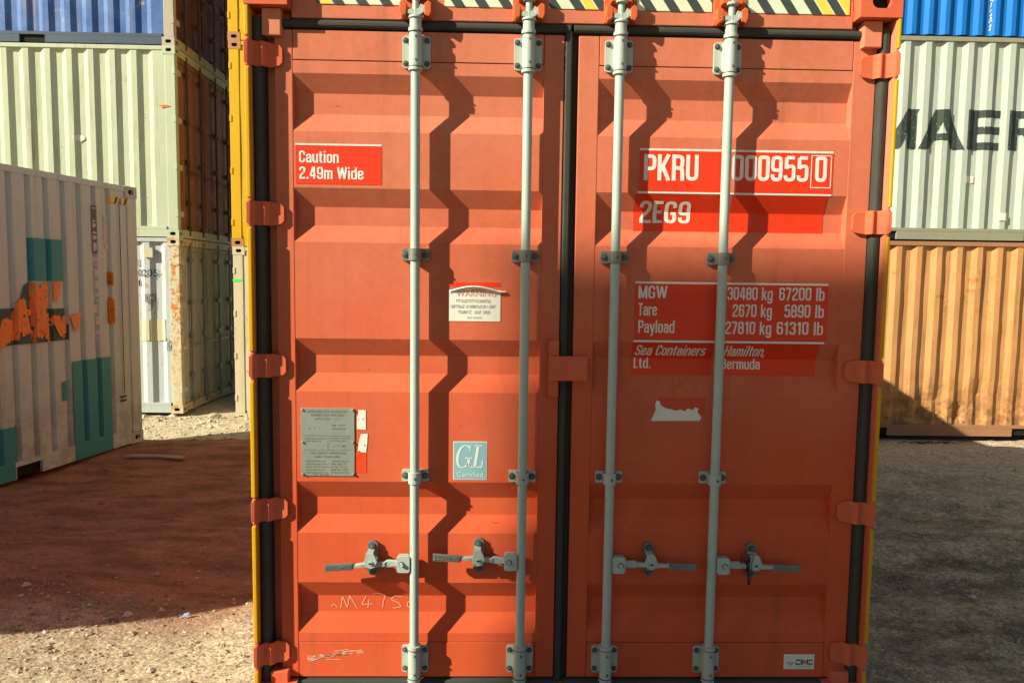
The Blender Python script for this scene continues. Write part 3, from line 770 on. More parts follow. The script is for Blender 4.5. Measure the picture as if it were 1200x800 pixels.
# steel approval plate
mb = MB(); mb.prism(outline_rect(-.958, 1.106, .214, .276, .006), D-.004, D-.0005)
for a in (-1.058, -.858):
    for b in (.976, 1.106, 1.237): mb.cyl((a, D-.004, b), (a, D-.010, b), .006, .004, n=8)
pl = mb.obj('approval_plate', M['plate'], dl, .001)
P = [rect(-1.052, 1.132, -.866, 1.1335), rect(-.958, 1.078, -.957, 1.130), rect(-1.052, 1.0745, -.866, 1.0755)]
P += dashes(-1.010, -.905, 1.198, .006, .9, 3, .004)+dashes(-1.035, -.975, 1.160, .006, .6, 4)+dashes(-.94, -.88, 1.172, .006, .9, 5)+dashes(-.94, -.88, 1.158, .006, .9, 6)
P += dashes(-1.050, -.965, 1.118, .005, .9, 7, .004)+dashes(-1.050, -.98, 1.108, .005, .9, 8, .004)+dashes(-.95, -.87, 1.120, .005, .9, 9, .004)+dashes(-.95, -.88, 1.110, .005, .9, 10, .004)+dashes(-.935, -.88, 1.088, .007, .8, 11)
P += dashes(-1.010, -.905, 1.044, .007, .8, 12)
for k in range(5): P += dashes(-1.048, -.965+.01*(k % 3), 1.026-.0115*k, .005, .95, 30+k, .004)+dashes(-.945, -.875, 1.026-.0115*k, .006, .8, 40+k, .005)
P += dashes(-1.015, -.95, .972, .006, .9, 50)
decal('plate_small_print', P, M['plateink'], dl, eps=.0048)
lettering('plate_lettering', [('APPROVED FOR TRANSPORT', -1.040, 1.226, -.878, 1.2345, .0), ('UNDER CUSTOMS SEAL', -1.026, 1.212, -.892, 1.2205, .0), ('CSC SAFETY APPROVAL', -1.030, 1.058, -.885, 1.0665, 0)], M['plateink'], dl, eps=.0048)
# GL sticker
decal('certificate_sticker', [outline_rect(-.3875, 1.035, .137, .157, .004)], M['glwhite'], dl, eps=.0012)
decal('certificate_sticker', [outline_rect(-.3875, 1.035, .131, .151, .004)], M['glblue'], dl, eps=.0018)
def band(pts, w):
    out = []
    for i in range(len(pts)-1):
        (x0, z0, w0), (x1, z1, w1) = pts[i], pts[i+1]
        out.append([(x0-w0*w, z0), (x0+w0*w, z0), (x1+w1*w, z1), (x1-w1*w, z1)])
    return out
# serif italic G and L built as strokes
def arc(cx_, cz_, rx, rz, a0, a1, n, th):
    out = []
    for i in range(n):
        t0 = math.radians(a0+(a1-a0)*i/n); t1 = math.radians(a0+(a1-a0)*(i+1)/n)
        def w(t): return th*(.25+.75*abs(math.cos(t)))
        P0 = [(cx_+(rx+s_*w(t)/2)*math.cos(t), cz_+(rz+s_*w(t)*.5)*math.sin(t)) for t, s_ in ((t0, 1), (t1, 1), (t1, -1), (t0, -1))]
        out.append(P0)
    return out
G = arc(-.416, 1.052, .026, .046, 50, 320, 22, .011)+[rect(-.399, 1.012, -.389, 1.045), rect(-.411, 1.043, -.382, 1.048), rect(-.398, 1.072, -.394, 1.100)]
Ls = [rect(-.372, 1.009, -.360, 1.096), rect(-.381, 1.094, -.350, 1.099), rect(-.381, 1.006, -.336, 1.011), rect(-.341, 1.011, -.335, 1.036)]
G = [[(x+(z-1.052)*.16+.004, z) for x, z in p] for p in G+Ls]
decal('certificate_mark', G, M['glwhite'], dl, eps=.0026)
lettering('certificate_lettering', [('Certified', -.440, .968, -.335, .989, .0)], M['glwhite'], dl, eps=.0026)
# maker's sticker
def rail_f(z): return D-.0015
decal('maker_sticker', [rect(.927, .161, 1.056, .226)], M['paper'], dr, eps=.0012, f=rail_f, breaks=[])
C1 = []
def glyph(x, s):
    w = .019; z0, z1 = .181, .203; t = .0045
    if s == 'C': return [rect(x, z0, x+w, z0+t), rect(x, z1-t, x+w, z1), rect(x, z0, x+t, z0+.009), rect(x, z1-.007, x+t, z1)]
    if s == 'I': return [rect(x, z0, x+t, z1)]
    return [rect(x, z0, x+t, z1), rect(x+w, z0, x+w+t, z1), [(x+t, z1), (x+t+.001, z1-.007), (x+w/2+t/2, z0+.002), (x+w/2+t/2, z0+.009)], [(x+w, z1), (x+w, z1-.007), (x+w/2+t/2, z0+.002), (x+w/2+t/2, z0+.009)]]
for x, s in ((.978, 'C'), (.999, 'I'), (1.006, 'M'), (1.032, 'C')): C1 += glyph(x, s)
decal('maker_lettering', C1, M['ink'], dr, eps=.0022, f=rail_f, breaks=[])
decal('maker_mark', [rect(.938, .186, .970, .192), [(.950, .178), (.962, .178), (.966, .184), (.946, .184)]], M['glblue'], dr, eps=.0022, f=rail_f, breaks=[])
decal('small_print', dashes(.978, 1.045, .170, .006, .9, 77, .006), M['paleink'], dr, eps=.0022, f=rail_f, breaks=[])
# chalk marks
def stroke(pts, w=.0022):
    out = []
    for (x0, z0), (x1, z1) in zip(pts, pts[1:]):
        dx, dz = x1-x0, z1-z0; l = math.hypot(dx, dz) or 1; nx_, nz_ = -dz/l*w/2, dx/l*w/2
        out.append([(x0+nx_, z0+nz_), (x1+nx_, z1+nz_), (x1-nx_, z1-nz_), (x0-nx_, z0-nz_)])
    return out
ch = []
for s in ([(-.985, .41), (-.975, .420), (-.965, .408)], [(-.952, .402), (-.945, .452), (-.928, .404), (-.920, .456), (-.898, .410), (-.893, .402)],
          [(-.861, .455), (-.877, .418), (-.838, .420)], [(-.852, .436), (-.855, .404)], [(-.840, .464), (-.815, .468), (-.793, .458), (-.800, .430), (-.803, .405)],
          [(-.735, .452), (-.760, .455), (-.772, .440), (-.745, .424), (-.735, .408), (-.765, .402)], [(-.690, .432), (-.712, .430), (-.716, .412), (-.702, .404), (-.690, .398), (-.70, .39)],
          [(-.78, .47), (-.772, .472)]): ch += stroke(s)
r = random.Random(5)
for k in range(34):
    x = r.uniform(-1.05, -.90); z = .205+(x+1.05)*.16+r.gauss(0, .007); l = r.uniform(.02, .07); ch += stroke([(x, z), (x+l, z+l*r.uniform(-.05, .25))], r.uniform(.0008, .0022))
for k in range(9):
    x = r.uniform(-.9, -.84); z = .236+r.gauss(0, .004); ch += stroke([(x, z), (x+.03, z+.002)], .001)
ch = [[(x+.028+(x+.985)*.16, z) if z > .28 else (x, z) for x, z in p] for p in ch]
decal('chalk_marks', [p for p in ch if p[0][1] > .28], M['chalk'], dl, eps=.0016)
decal('chalk_marks', [p for p in ch if p[0][1] <= .28], M['chalk'], dl, eps=.0022, f=rail_f, breaks=[])

# ------------------------------------------------------------------ generic background container
def container(loc, rz, Lc, Hc, mat, label, matpost=None, period=.278, doors_at=None, warp=.006, seed=1, group=None, pockets=True, Wc=2.438, gasketmat=None, depth=.036, dents=(), doormat=None, railmat=None, nz=12, bars='galv', low_rag=0, margin=.10, pocketz=.115, fr=(.26, .24, .26), pocketc=None, pocketw=.36, lowwall=False, castmat=None):
    root = empty('shipping_container', loc, rz, label=label, cat='shipping container', group=group or 'shipping containers standing around the yard')
    mp = matpost or mat; rm = railmat or mat
    cast = {}
    for ix in (0, 1):
        for iy in (0, 1):
            for iz in (0, 1):
                key = (ix, iy)
                if key not in cast:
                    c = casting('corner_casting', castmat or mp, .178, .162, .118, ('b' if iy else 'f')+('r' if ix else 'l'), root, (.085, .05), M['black']); cast[key] = c
                else: c = inst(cast[key], root)
                c.location = (Lc-.178 if ix else 0, Wc-.162 if iy else 0, Hc-.118 if iz else 0)
            mb = MB(); x0, x1 = (Lc-.150, Lc-.006) if ix else (.006, .150); y0, y1 = (Wc-.10, Wc-.004) if iy else (.004, .10)
            mb.box(x0, x1, y0, y1, .118, Hc-.118); mb.obj('corner_post', mp, root, .006)
    pts = corr_profile(.150, Lc-.150, period, depth, margin, fr)
    f = corr_wall('side_wall', pts, .014, .012 if lowwall else .158, Hc-.058, mat, root, warp=warp, seed=seed, nz=nz, extra_dents=dents)
    corr_wall('side_wall', pts, Wc-.014, .158, Hc-.058, mat, root, sgn=-1, warp=warp, seed=seed+1, nz=4)
    for iy in (0, 1):
        y0, y1 = (Wc-.062, Wc-.003) if iy else (.003, .062)
        if lowwall and not iy: y0 = .066; y1 = .11
        mb = MB(); mb.box(.178, Lc-.178, .003 if not iy else y0, y1, Hc-.060, Hc-.004); mb.obj('top_rail', rm, root, .004)
        mb = MB(); mid = Lc/2
        xs = [.178, mid-1.025-.18, mid-1.025+.18, mid+1.025-.18, mid+1.025+.18, Lc-.178] if (pockets and Lc > 4) else None
        if pocketc: xs = [.178, pocketc-pocketw/2, pocketc+pocketw/2, Lc-pocketc-pocketw/2, Lc-pocketc+pocketw/2, Lc-.178]
        mb.box(.178, Lc-.178, y0, y1, pocketz+.004, .160)
        if xs:
            for a, b in zip(xs[::2], xs[1::2]): mb.box(a, b, y0+.0015, y1-.001, .012, pocketz+.002)
            for a, b in zip(xs[1::2], xs[2::2]): mb.mi = 1; mb.box(a-.004, b+.004, y0+.03, y1+.12, .02, pocketz+.001); mb.mi = 0
        mb.obj('bottom_rail', [rm, M['black']], root)
    mb = MB(); mb.box(.05, Lc-.05, .05, Wc-.05, Hc-.045, Hc-.02); mb.obj('roof', mat, root)
    mb = MB(); mb.box(.05, Lc-.05, .055, Wc-.055, .122, .15); mb.obj('floor_panel', mp, root)
    for ix in (0, 1):
        has = doors_at is not None and ((doors_at == 'x1') == bool(ix))
        xo = Lc-.006 if ix else .006; sg = 1 if ix else -1
        mb = MB(); a, b = sorted((xo-sg*.09, xo-sg*.002)); mb.box(a, b, .162, Wc-.162, Hc-.112, Hc-.006); mb.obj('end_rail', mp, root, .004)
        mb = MB(); mb.box(a, b, .162, Wc-.162, .006, .13); mb.obj('end_rail', mp, root, .004)
        if not has:
            pe = corr_profile(.10, Wc-.10, .25, .045)
            corr_wall('end_wall', pe, 0, .13, Hc-.112, mat, root, seed=seed+5, warp=warp, nz=6, mapf=(lambda p, xo=xo, sg=sg: (xo-sg*(p[1]+.02), p[0], p[2])))
            continue
        dm = doormat or mat
        for k in (0, 1):
            ya, yb = (.105, Wc/2-.012) if k == 0 else (Wc/2+.012, Wc-.105)
            mb = MB(); a, b = sorted((xo-sg*.075, xo-sg*.045))
            mb.box(a, b, ya+.06, yb-.06, .2, Hc-.18)
            a2, b2 = sorted((xo-sg*.085, xo-sg*.030))
            mb.box(a2, b2, ya, ya+.06, .135, Hc-.116); mb.box(a2, b2, yb-.06, yb, .135, Hc-.116)
            mb.box(a2, b2, ya+.06, yb-.06, .135, .2); mb.box(a2, b2, ya+.06, yb-.06, Hc-.18, Hc-.116)
            for zc in (.30, .48, .68): mb.box(a2+.012, b2-.008, ya+.06, yb-.06, (Hc-.3)*zc+.1, (Hc-.3)*zc+.16)
            dr_ = mb.obj('door', dm, root, .003)
            for j in range(4):
                zh = .35+j*(Hc-.7)/3
                hb = MB(); a3, b3 = sorted((xo-sg*.028, xo+sg*.004)); yy = (.03, .20) if k == 0 else (Wc-.20, Wc-.03)
                hb.box(a3, b3, yy[0], yy[1], zh-.04, zh+.04)
                if k == 0:    # hinge lug wraps the post edge, seen from the long side
                    hb.box(min(xo+sg*.004, xo-sg*.03), max(xo+sg*.004, xo-sg*.03), -.004, .03, zh-.045, zh+.045)
                hb.obj('hinge', mp, dr_, .003)
            for t in (.28, .74):
                yc = ya+(yb-ya)*t; xb = xo+sg*.0
                hb = MB(); hb.cyl((xb, yc, .05), (xb, yc, Hc-.05), .017, n=10)
                for zc in (.12, .5, 1.1, Hc*.62, Hc-.35):
                    aa, ab = sorted((xb-sg*.03, xb+sg*.018)); hb.box(aa, ab, yc-.045, yc+.045, zc, zc+.07)
                aa, ab = sorted((xb-sg*.0, xb+sg*.02)); hb.box(aa, ab, yc, yc+.38, .98, 1.01)
                hb.obj('locking_bar', M[bars], dr_)
    return root, f, prof_fn(pts), [p[0] for p in pts]

GZ = -.28
mat_wh = paint('white_reefer_paint', (.42, .48, .50), fade=(.50, .54, .53), rust=.45, streak=.4, spots=.5, rscale=12)
mat_whp = paint('rusty_cream_post_paint', (.56, .52, .36), fade=(.66, .60, .42), rust=.9, streak=.5, spots=.46, rscale=14, rustcol=(.28, .13, .04))
mat_whd = paint('dirty_white_door_paint', (.40, .38, .30), rust=.5, streak=.8, spots=.5)
mat_green = paint('pale_green_paint', (.45, .52, .37), fade=(.54, .58, .43), rust=.5, streak=.45, spots=.54, rscale=8)
mat_greend = paint('brown_door_paint', (.27, .13, .06), rust=.6, streak=.7)
mat_blue = paint('navy_blue_paint', (.045, .12, .36), fade=(.16, .30, .52), fadeamt=.8, rust=.6, streak=.4, spots=.50, rscale=5, rustcol=(.30, .20, .10))
mat_bluep = paint('weathered_grey_post', (.40, .38, .30), rust=.6, streak=.4)
mat_blueend = paint('dark_rusty_door_paint', (.10, .04, .022), rust=.6, streak=.7)
mat_bluerail = paint('dull_navy_rail', (.055, .085, .13), rust=.3, streak=.3)
XL = -4.915; YL = 8.1
cw, cwf, pf, pb = container((XL-L20, YL, GZ), 0, L20, 2.591, mat_wh, 'dirty white container on the ground at the bottom of the left stack', mat_whp, .30, 'x1', seed=11, doormat=mat_whd, bars='galvdark', margin=.02)
cg, cgf, gf, gb = container((XL-L20, YL, GZ+2.591), 0, L20, 2.72, mat_green, 'pale green container resting on the dirty white one in the left stack', mat_green, .305, 'x1', seed=12, doormat=mat_greend, bars='browndark', margin=.02, railmat=mat_green)
cb, cbf, bf, bb_ = container((XL-L20, YL, GZ+2.591+2.72), 0, L20, 2.591, mat_blue, 'scuffed navy blue container on top of the pale green one', mat_bluep, .305, 'x1', seed=13, doormat=mat_blueend, bars='browndark', margin=.02, railmat=mat_bluerail)
mat_yel = paint('yellow_container_paint', (.62, .36, .012), fade=(.66, .42, .03), rust=.28, streak=.18, spots=.6)
mat_beige = paint('beige_container_paint', (.55, .50, .34), fade=(.62, .58, .42), rust=.5, streak=.5, spots=.52, rscale=12)
mat_brn = paint('salmon_rust_casting', (.42, .20, .10), rust=.6, streak=.4)
XM = -4.155
container((XM, YL+.02, -.39), 0, L20, 2.585, mat_beige, 'beige container on the ground beneath the two yellow ones, behind the red container', mat_beige, .28, 'x0', seed=14)
container((XM-.01, YL+.02, 2.195), 0, L20, 2.93, mat_yel, 'lower yellow container, standing on the beige one behind the red container', mat_yel, .28, 'x0', seed=15, castmat=mat_brn)
container((XM-.015, YL+.02, 5.125), 0, L20, 2.591, mat_yel, 'upper yellow container at the very top edge of the photo, stacked on another yellow one', mat_yel, .28, 'x0', seed=16, castmat=mat_brn)
mat_or = paint('dusty_orange_paint', (.54, .26, .10), fade=(.60, .32, .14), rust=.7, streak=.8, spots=.52, rscale=4.5, lowrust=.9, rustcol=(.22, .09, .035))
mat_orr = paint('brown_orange_rail', (.34, .17, .09), rust=.5, streak=.3)
mat_gw = paint('pale_grey_white_paint', spec=.12, col=(.41, .48, .42), fade=(.47, .53, .46), rust=.4, streak=.5, spots=.56)
mat_gwr = paint('olive_grey_rail', (.26, .26, .19), rust=.4, streak=.3)
mat_bb = paint('bright_blue_paint', (.004, .15, .52), fade=(.008, .19, .58), rust=.08, streak=.12, spots=.66)
XR = 2.77; YR = 6.75; GR = -.25
ro, rof, orf, orb = container((XR, YR, GR), 0, L20, 2.591, mat_or, 'dusty orange container on the ground at right, its lower side dented and rusty', mat_or, .268, None, seed=21, warp=.014, railmat=mat_orr,
    dents=((2.35, .35, .16, .05), (2.75, .45, .2, .05), (3.15, .3, .16, .06), (2.0, .5, .15, .04), (3.4, .6, .2, .04)), nz=22)
rm_, rmf, mf, mbk = container((XR-.02, YR, GR+2.60), 0, L20, 2.591, mat_gw, 'pale grey-white container with large black capital letters, between the orange and the bright blue one', mat_gw, .275, None, seed=22, warp=.006, railmat=mat_gwr)
rb_, rbf, bbf, bbb = container((XR-.03, YR, GR+5.205), 0, L20, 2.591, mat_bb, 'bright blue container at the top right, above the grey-white one', mat_bb, .215, None, seed=23, warp=.004, lowwall=True)
mat_dk = plain('dark_weathered_letters', (.035, .05, .045), .6, .3, 10, chip=.60, chipcol=(.30, .35, .31))
def side_f(fn, y0=.014): return lambda x: y0+fn(x)
# big letters across the corrugation, local coordinates of the wall
def big_letters():
    def bar(x0, z0, x1, z1, w): 
        dx, dz = x1-x0, z1-z0; return [(x0-w*.55, z0), (x0+w*.55, z0), (x1+w*.55, z1), (x1-w*.55, z1)]
    z0, z1 = 3.525-(GR+2.60), 4.03-(GR+2.60); w = .14; S = []
    ox = XR-.02
    M_ = 4.50-ox; S += [rect(M_, z0, M_+w, z1), rect(M_+.52, z0, M_+.635, z1), bar(M_+.315, z0, M_+.06, z1, w*1.05), bar(M_+.32, z0, M_+.575, z1, w*1.05)]
    A = 5.18-ox; S += [bar(A+.055, z0, A+.27, z1, w), bar(A+.50, z0, A+.285, z1, w), rect(A+.15, z0+.12, A+.41, z0+.20)]
    E_ = 5.79-ox; S += [rect(E_, z0, E_+w, z1)]+[rect(E_+w, a, E_+.44, a+.095) for a in (z0, z0+.2, z1-.095)]
    R_ = 6.33-ox; S += [rect(R_, z0, R_+w, z1), rect(R_+w, z1-.095, R_+.36, z1), rect(R_+w, z0+.2, R_+.36, z0+.29), rect(R_+.33, z0+.25, R_+.44, z1-.04), bar(R_+.40, z0, R_+.27, z0+.2, w)]
    S_ = 6.90-ox; S += [rect(S_, z0, S_+.42, z0+.1), rect(S_, z1-.1, S_+.42, z1), rect(S_, z0+.2, S_+.42, z0+.29), rect(S_, z0+.29, S_+w, z1-.1), rect(S_+.42-w, z0+.1, S_+.42, z0+.2)]
    K_ = 7.44-ox; S += [rect(K_, z0, K_+w, z1), bar(K_+.14, z0+.24, K_+.40, z1, w), bar(K_+.42, z0, K_+.2, z0+.30, w)]
    return S
bmo = bmesh.new()
for k, p in enumerate(big_letters()):
    b2 = poly_bm([p]); conform(b2, .007+.0006*(k % 8), side_f(mf), mbk, 0)
    tmp = bpy.data.meshes.new('t'); b2.to_mesh(tmp); b2.free(); bmo.from_mesh(tmp); bpy.data.meshes.remove(tmp)
flat_obj('company_lettering', bmo, mat_dk, rmf)
def on_side(fn, eps): return lambda x: .014+fn(x)-eps
decal('small_placard', [rect(5.83-XR, 3.10-2.35, 5.95-XR, 3.19-2.35)], M['white'], rmf, eps=.009, f=side_f(mf), breaks=mbk, axis=0)
decal('small_placard', [rect(6.28-XR, 2.62-2.35, 6.42-XR, 2.72-2.35)], M['white'], rmf, eps=.009, f=side_f(mf), breaks=mbk, axis=0)
decal('small_placard', [rect(6.50-XR, 5.46-(GR+5.205), 6.62-XR, 5.52-(GR+5.205))], M['white'], rbf, eps=.008, f=side_f(bbf), breaks=bbb, axis=0)
decal('worn_white_lettering', dashes(6.47-XR, 6.54-XR, 5.70-4.955, .03, 1, 5, .05)+[q for k in range(9) for q in dashes(6.03-XR, 6.08-XR, 5.03-4.955+.045*k, .034, 1, 60+k, .04)], M['white'], rbf, eps=.008, f=side_f(bbf), breaks=bbb, axis=0)
# white container markings
LX = XL-L20
def wl(x): return x-LX
lettering('number_lettering', [('U', wl(-5.535), 1.885-GZ, wl(-5.49), 1.995-GZ, .0), ('0205', wl(-5.535), 1.745-GZ, wl(-5.25), 1.845-GZ, 0), ('1', wl(-5.535), 1.6-GZ, wl(-5.51), 1.69-GZ, 0)], M['ink'], cwf, eps=.012, f=side_f(pf), breaks=pb, axis=0)
lettering('gauge_mark', [('IC', wl(-5.41), 1.395-GZ, wl(-5.31), 1.46-GZ, 0), ('70', wl(-5.39), 1.29-GZ, wl(-5.32), 1.36-GZ, 0), ('G', wl(-5.11), .68-GZ, wl(-5.06), .80-GZ, 0)], M['ink'], cwf, eps=.012, f=side_f(pf), breaks=pb, axis=0)
fr = [rect(wl(-5.43), 1.375-GZ, wl(-5.29), 1.385-GZ), rect(wl(-5.43), 1.475-GZ, wl(-5.29), 1.485-GZ), rect(wl(-5.43), 1.385-GZ, wl(-5.42), 1.475-GZ), rect(wl(-5.30), 1.385-GZ, wl(-5.29), 1.475-GZ)]
fr += [rect(wl(-5.13), .66-GZ, wl(-5.05), .668-GZ), rect(wl(-5.13), .668-GZ, wl(-5.122), .84-GZ)]
decal('gauge_frame', fr, M['ink'], cwf, eps=.012, f=side_f(pf), breaks=pb, axis=0)
mat_cream = plain('cream_patch', (.50, .47, .33), .6, .15)
decal('cream_patch', [rect(wl(-5.36), .80-GZ, wl(-5.15), 1.12-GZ), rect(wl(-5.53), .80-GZ, wl(-5.38), 1.12-GZ)], mat_cream, cwf, eps=.010, f=side_f(pf), breaks=pb, axis=0)
mb = MB(); mb.box(wl(-5.42), wl(-5.30), -.01, .03, 2.02-GZ, 2.16-GZ); mb.obj('cream_placard', mat_cream, cw)
mat_orspray = plain('orange_spray', (.85, .17, .03), .7, .2, 30)
mat_grspray = plain('green_spray', (.05, .70, .12), .7, .2, 30)
def blob(cx_, cz_, w, h, n=14, seed=0):
    r = random.Random(seed); return [(cx_+w/2*math.cos(2*math.pi*i/n)*r.uniform(.75, 1.1), cz_+h/2*math.sin(2*math.pi*i/n)*r.uniform(.7, 1.1)) for i in range(n)]
flat_f = lambda x: .004
decal('orange_spray_mark', [blob(wl(-4.985), 1.29-GZ, .13, .055)], mat_orspray, cw, eps=.003, f=flat_f, breaks=[], axis=0)
decal('orange_spray_mark', [blob(wl(-5.075), 4.185-GZ-2.591, .17, .035, seed=3)], mat_orspray, cg, eps=.018, f=side_f(gf), breaks=gb, axis=0)
decal('green_spray_mark', [blob(.06, 1.70+.39, .16, .05, seed=5)], mat_grspray, bpy.data.objects['shipping_container.004'], eps=.003, f=flat_f, breaks=[], axis=0)
decal('pale_scuff', [blob(wl(-6.32), 3.72-GZ-2.591, .20, .10, seed=8)], plain('pale_scuff', (.66, .70, .62), .6), cg, eps=.010, f=side_f(gf), breaks=gb, axis=0)

# grey container at left, seen along its shaded side
LG = 5.72; ug = Vector((.1888, .982, 0)).normalized(); far = Vector((-4.04, 5.01, .0))
mat_grey = paint('warm_grey_paint', lowrust=.35, col=(.52, .66, .62), fade=(.58, .71, .66), rust=.35, streak=.3, spots=.57, rscale=8)
mat_teal = paint('teal_patch_paint', (.05, .30, .31), fade=(.09, .37, .37), rust=.05, streak=.15)
mat_graf = plain('orange_graffiti_paint', (.92, .30, .085), .6, .25, 25, chip=.66, chipcol=(.07, .10, .08))
org = far-ug*LG
gg, ggf, ggp, ggb = container((org.x, org.y, .0), math.atan2(ug.y, ug.x), LG, 2.665, mat_grey, 'weathered grey container at far left with teal patches and orange graffiti on its shaded side', mat_grey, .19515, None, seed=31, warp=.003, depth=.040, margin=.15, pocketz=.115, fr=(.66, .11, .12), pocketc=1.494, pocketw=.28)
def gl(u): return LG-u
def gd(name, polys, mat, eps=.012, lettersf=None):
    # polygons given as (u,z), u measured back from the far corner
    def f(x):
        if x > LG-.152 or x < .152: return .004
        return .014+ggp(x)
    return decal(name, [[(gl(u), z) for u, z in p] for p in polys], mat, gg, eps=eps, f=f, breaks=ggb+[LG-.153, LG-.151], axis=0)
gd('teal_patch', [rect(1.03, 1.70, 1.42, 2.07)], mat_teal)
gd('teal_patch', [rect(.46, .162, .965, .95)], mat_teal)
gd('teal_patch', [rect(1.02, .60, 1.09, .78)], mat_teal)
gd('teal_patch', [rect(1.59, .162, 2.3, .47)], mat_teal)
railf = lambda x: .003
for ra_, rb2 in ((.46, .965), (1.65, 2.3)): decal('teal_patch', [[(gl(a), b) for a, b in rect(ra_, .014, rb2, .160)]], mat_teal, gg, eps=.004, f=railf, breaks=[], axis=0)
# graffiti: fat brush strokes
mat_gunder = paint('dark_green_underpaint', (.05, .11, .09), rust=0, streak=.2, fadeamt=.7)  # dark green paint beneath the orange strokes
def fat(pts, w0, w1=None, seed=0):
    """dry-brush stroke: several ragged parallel bristle ribbons"""
    r = random.Random(seed); w1 = w1 or w0; out = []
    nb = max(3, int(w0/.022))
    L = [0]
    for p, q in zip(pts, pts[1:]): L.append(L[-1]+math.dist(p, q))
    def at(t):
        d = t*L[-1]
        for i in range(len(pts)-1):
            if d <= L[i+1] or i == len(pts)-2:
                k = (d-L[i])/(L[i+1]-L[i]); return Vector((pts[i][0]+(pts[i+1][0]-pts[i][0])*k, pts[i][1]+(pts[i+1][1]-pts[i][1])*k))
    for b in range(nb):
        off = ((b+.5)/nb-.5); t0 = r.uniform(0, .10)+abs(off)*.12; t1 = 1-r.uniform(0, .12)-abs(off)*.15; n = 16; A = []; B = []
        for i in range(n+1):
            t = t0+(t1-t0)*i/n; p = at(t); d = (at(min(1, t+.02))-at(max(0, t-.02))); d = d.normalized() if d.length > 1e-6 else Vector((0, 1)); nn = Vector((-d.y, d.x))
            w = w0+(w1-w0)*t; c0 = off*w+r.uniform(-.002, .002); hw = w/nb*.5*(1 if r.random() < .93 else .6)*1.0
            A.append(p+nn*(c0+hw)); B.append(p+nn*(c0-hw))
        out += [[tuple(A[i]), tuple(A[i+1]), tuple(B[i+1]), tuple(B[i])] for i in range(n) if not (r.random() < .015)]
    return out
U = lambda a, z: (a, z)
gd('graffiti_underpaint', [rect(.98, 1.16, 2.1, 1.30)]+[[(1.45, 1.45), (1.02, 1.45), (1.02, 1.33), (1.6, 1.28)]]+[[(1.48, 1.66), (1.40, 1.70), (1.42, 1.3), (1.62, 1.3)]]+[rect(1.36, 1.3, 2.1, 1.47)], mat_gunder, eps=.011)
strokes_ = []
class _G(list):
    def __iadd__(s, o): strokes_.append(o); return s
gs = _G()
gs += fat([U(1.97, 1.70), U(1.93, 1.45), U(2.0, 1.25)], .10, .05, 1)
gs += fat([U(1.72, 1.16), U(1.66, 1.42)], .13, .10, 2)
gs += fat([U(1.63, 1.15), U(1.53, 1.50), U(1.49, 1.58)], .13, .03, 3)
gs += fat([U(1.53, 1.56), U(1.49, 1.22)], .09, .13, 4)
gs += fat([U(1.37, 1.70), U(1.33, 1.40), U(1.36, 1.14)], .17, .13, 5)
gs += fat([U(1.26, 1.70), U(1.27, 1.42)], .09, .06, 6)
gs += fat([U(1.30, 1.42), U(1.26, 1.30), U(1.22, 1.15)], .12, .08, 7)
gs += fat([U(1.47, 1.43), U(1.36, 1.43)], .05, .05, 8)
gs += fat([U(1.12, 1.70), U(1.14, 1.50)], .10, .05, 9)
gs += fat([U(1.16, 1.40), U(1.11, 1.27), U(1.06, 1.18)], .10, .06, 10)
gs += fat([U(1.05, 1.40), U(1.03, 1.20)], .09, .06, 11)
gs += fat([U(.93, 1.40), U(.90, 1.22)], .11, .05, 12)
gs += fat([U(.93, 1.36), U(.84, 1.39)], .05, .05, 13)
gs += fat([U(1.95, 1.22), U(1.78, 1.20), U(1.7, 1.16)], .08, .06, 14)
for g_ in [gs[i:i+1] for i in range(0)]: pass
for g_ in strokes_: gd('graffiti_stroke', g_, mat_graf, eps=.014+.0006*strokes_.index(g_))
gdark = plain('purple_grey_paint', (.10, .09, .10), .6)
def gside(x): return .004 if x > LG-.152 else .014+ggp(x)
gd('letter_boxes', [rect(.585, 1.965, .655, 2.425)], plain('grey_box_paint', (.30, .29, .26), .6))
pale = plain('pale_letter_paint', (.86, .86, .80), .6, .3, 30); pinkp = plain('pink_letter_paint', (.86, .58, .53), .6, .3, 30)
zt_ = 2.405
for s_ in 'TGSU':
    cond_text('number_lettering', s_, gl(.645), zt_-.085, gl(.590), .085, pale, gg, f=gside, breaks=ggb, eps=.015, axis=0); zt_ -= .112
zt_ = 1.93
for s_ in '2002162':
    cond_text('number_lettering', s_, gl(.640), zt_-.080, gl(.588), .080, pale, gg, f=gside, breaks=ggb, eps=.015, axis=0); zt_ -= .115 if zt_ > 1.4 else .135
zt_ = 2.34
for s_ in '22G1':
    cond_text('size_code_lettering', s_, gl(.497), zt_-.065, gl(.452), .062, pinkp, gg, f=gside, breaks=ggb, eps=.015, axis=0); zt_ -= .088
mat_osk = plain('orange_sticker', (.72, .28, .01), .5, .2)
gd('orange_sticker', [rect(.385, 1.655, .455, 1.79)], mat_osk, eps=.014)
gd('orange_sticker', [[(.375, 1.30), (.39, 1.275), (.45, 1.275), (.462, 1.30), (.462, 1.50), (.45, 1.535), (.40, 1.535), (.38, 1.50)]], mat_osk, eps=.014)
decal('sticker_print', [[(gl(u), z) for u, z in p] for p in dashes(.395, .448, 1.68, .03, 1, 3, .02)+dashes(.395, .448, 1.73, .03, 1, 4, .02)+[rect(.385, 1.41, .455, 1.414)]], M['ink'], gg, eps=.018, f=gside, breaks=ggb, axis=0)
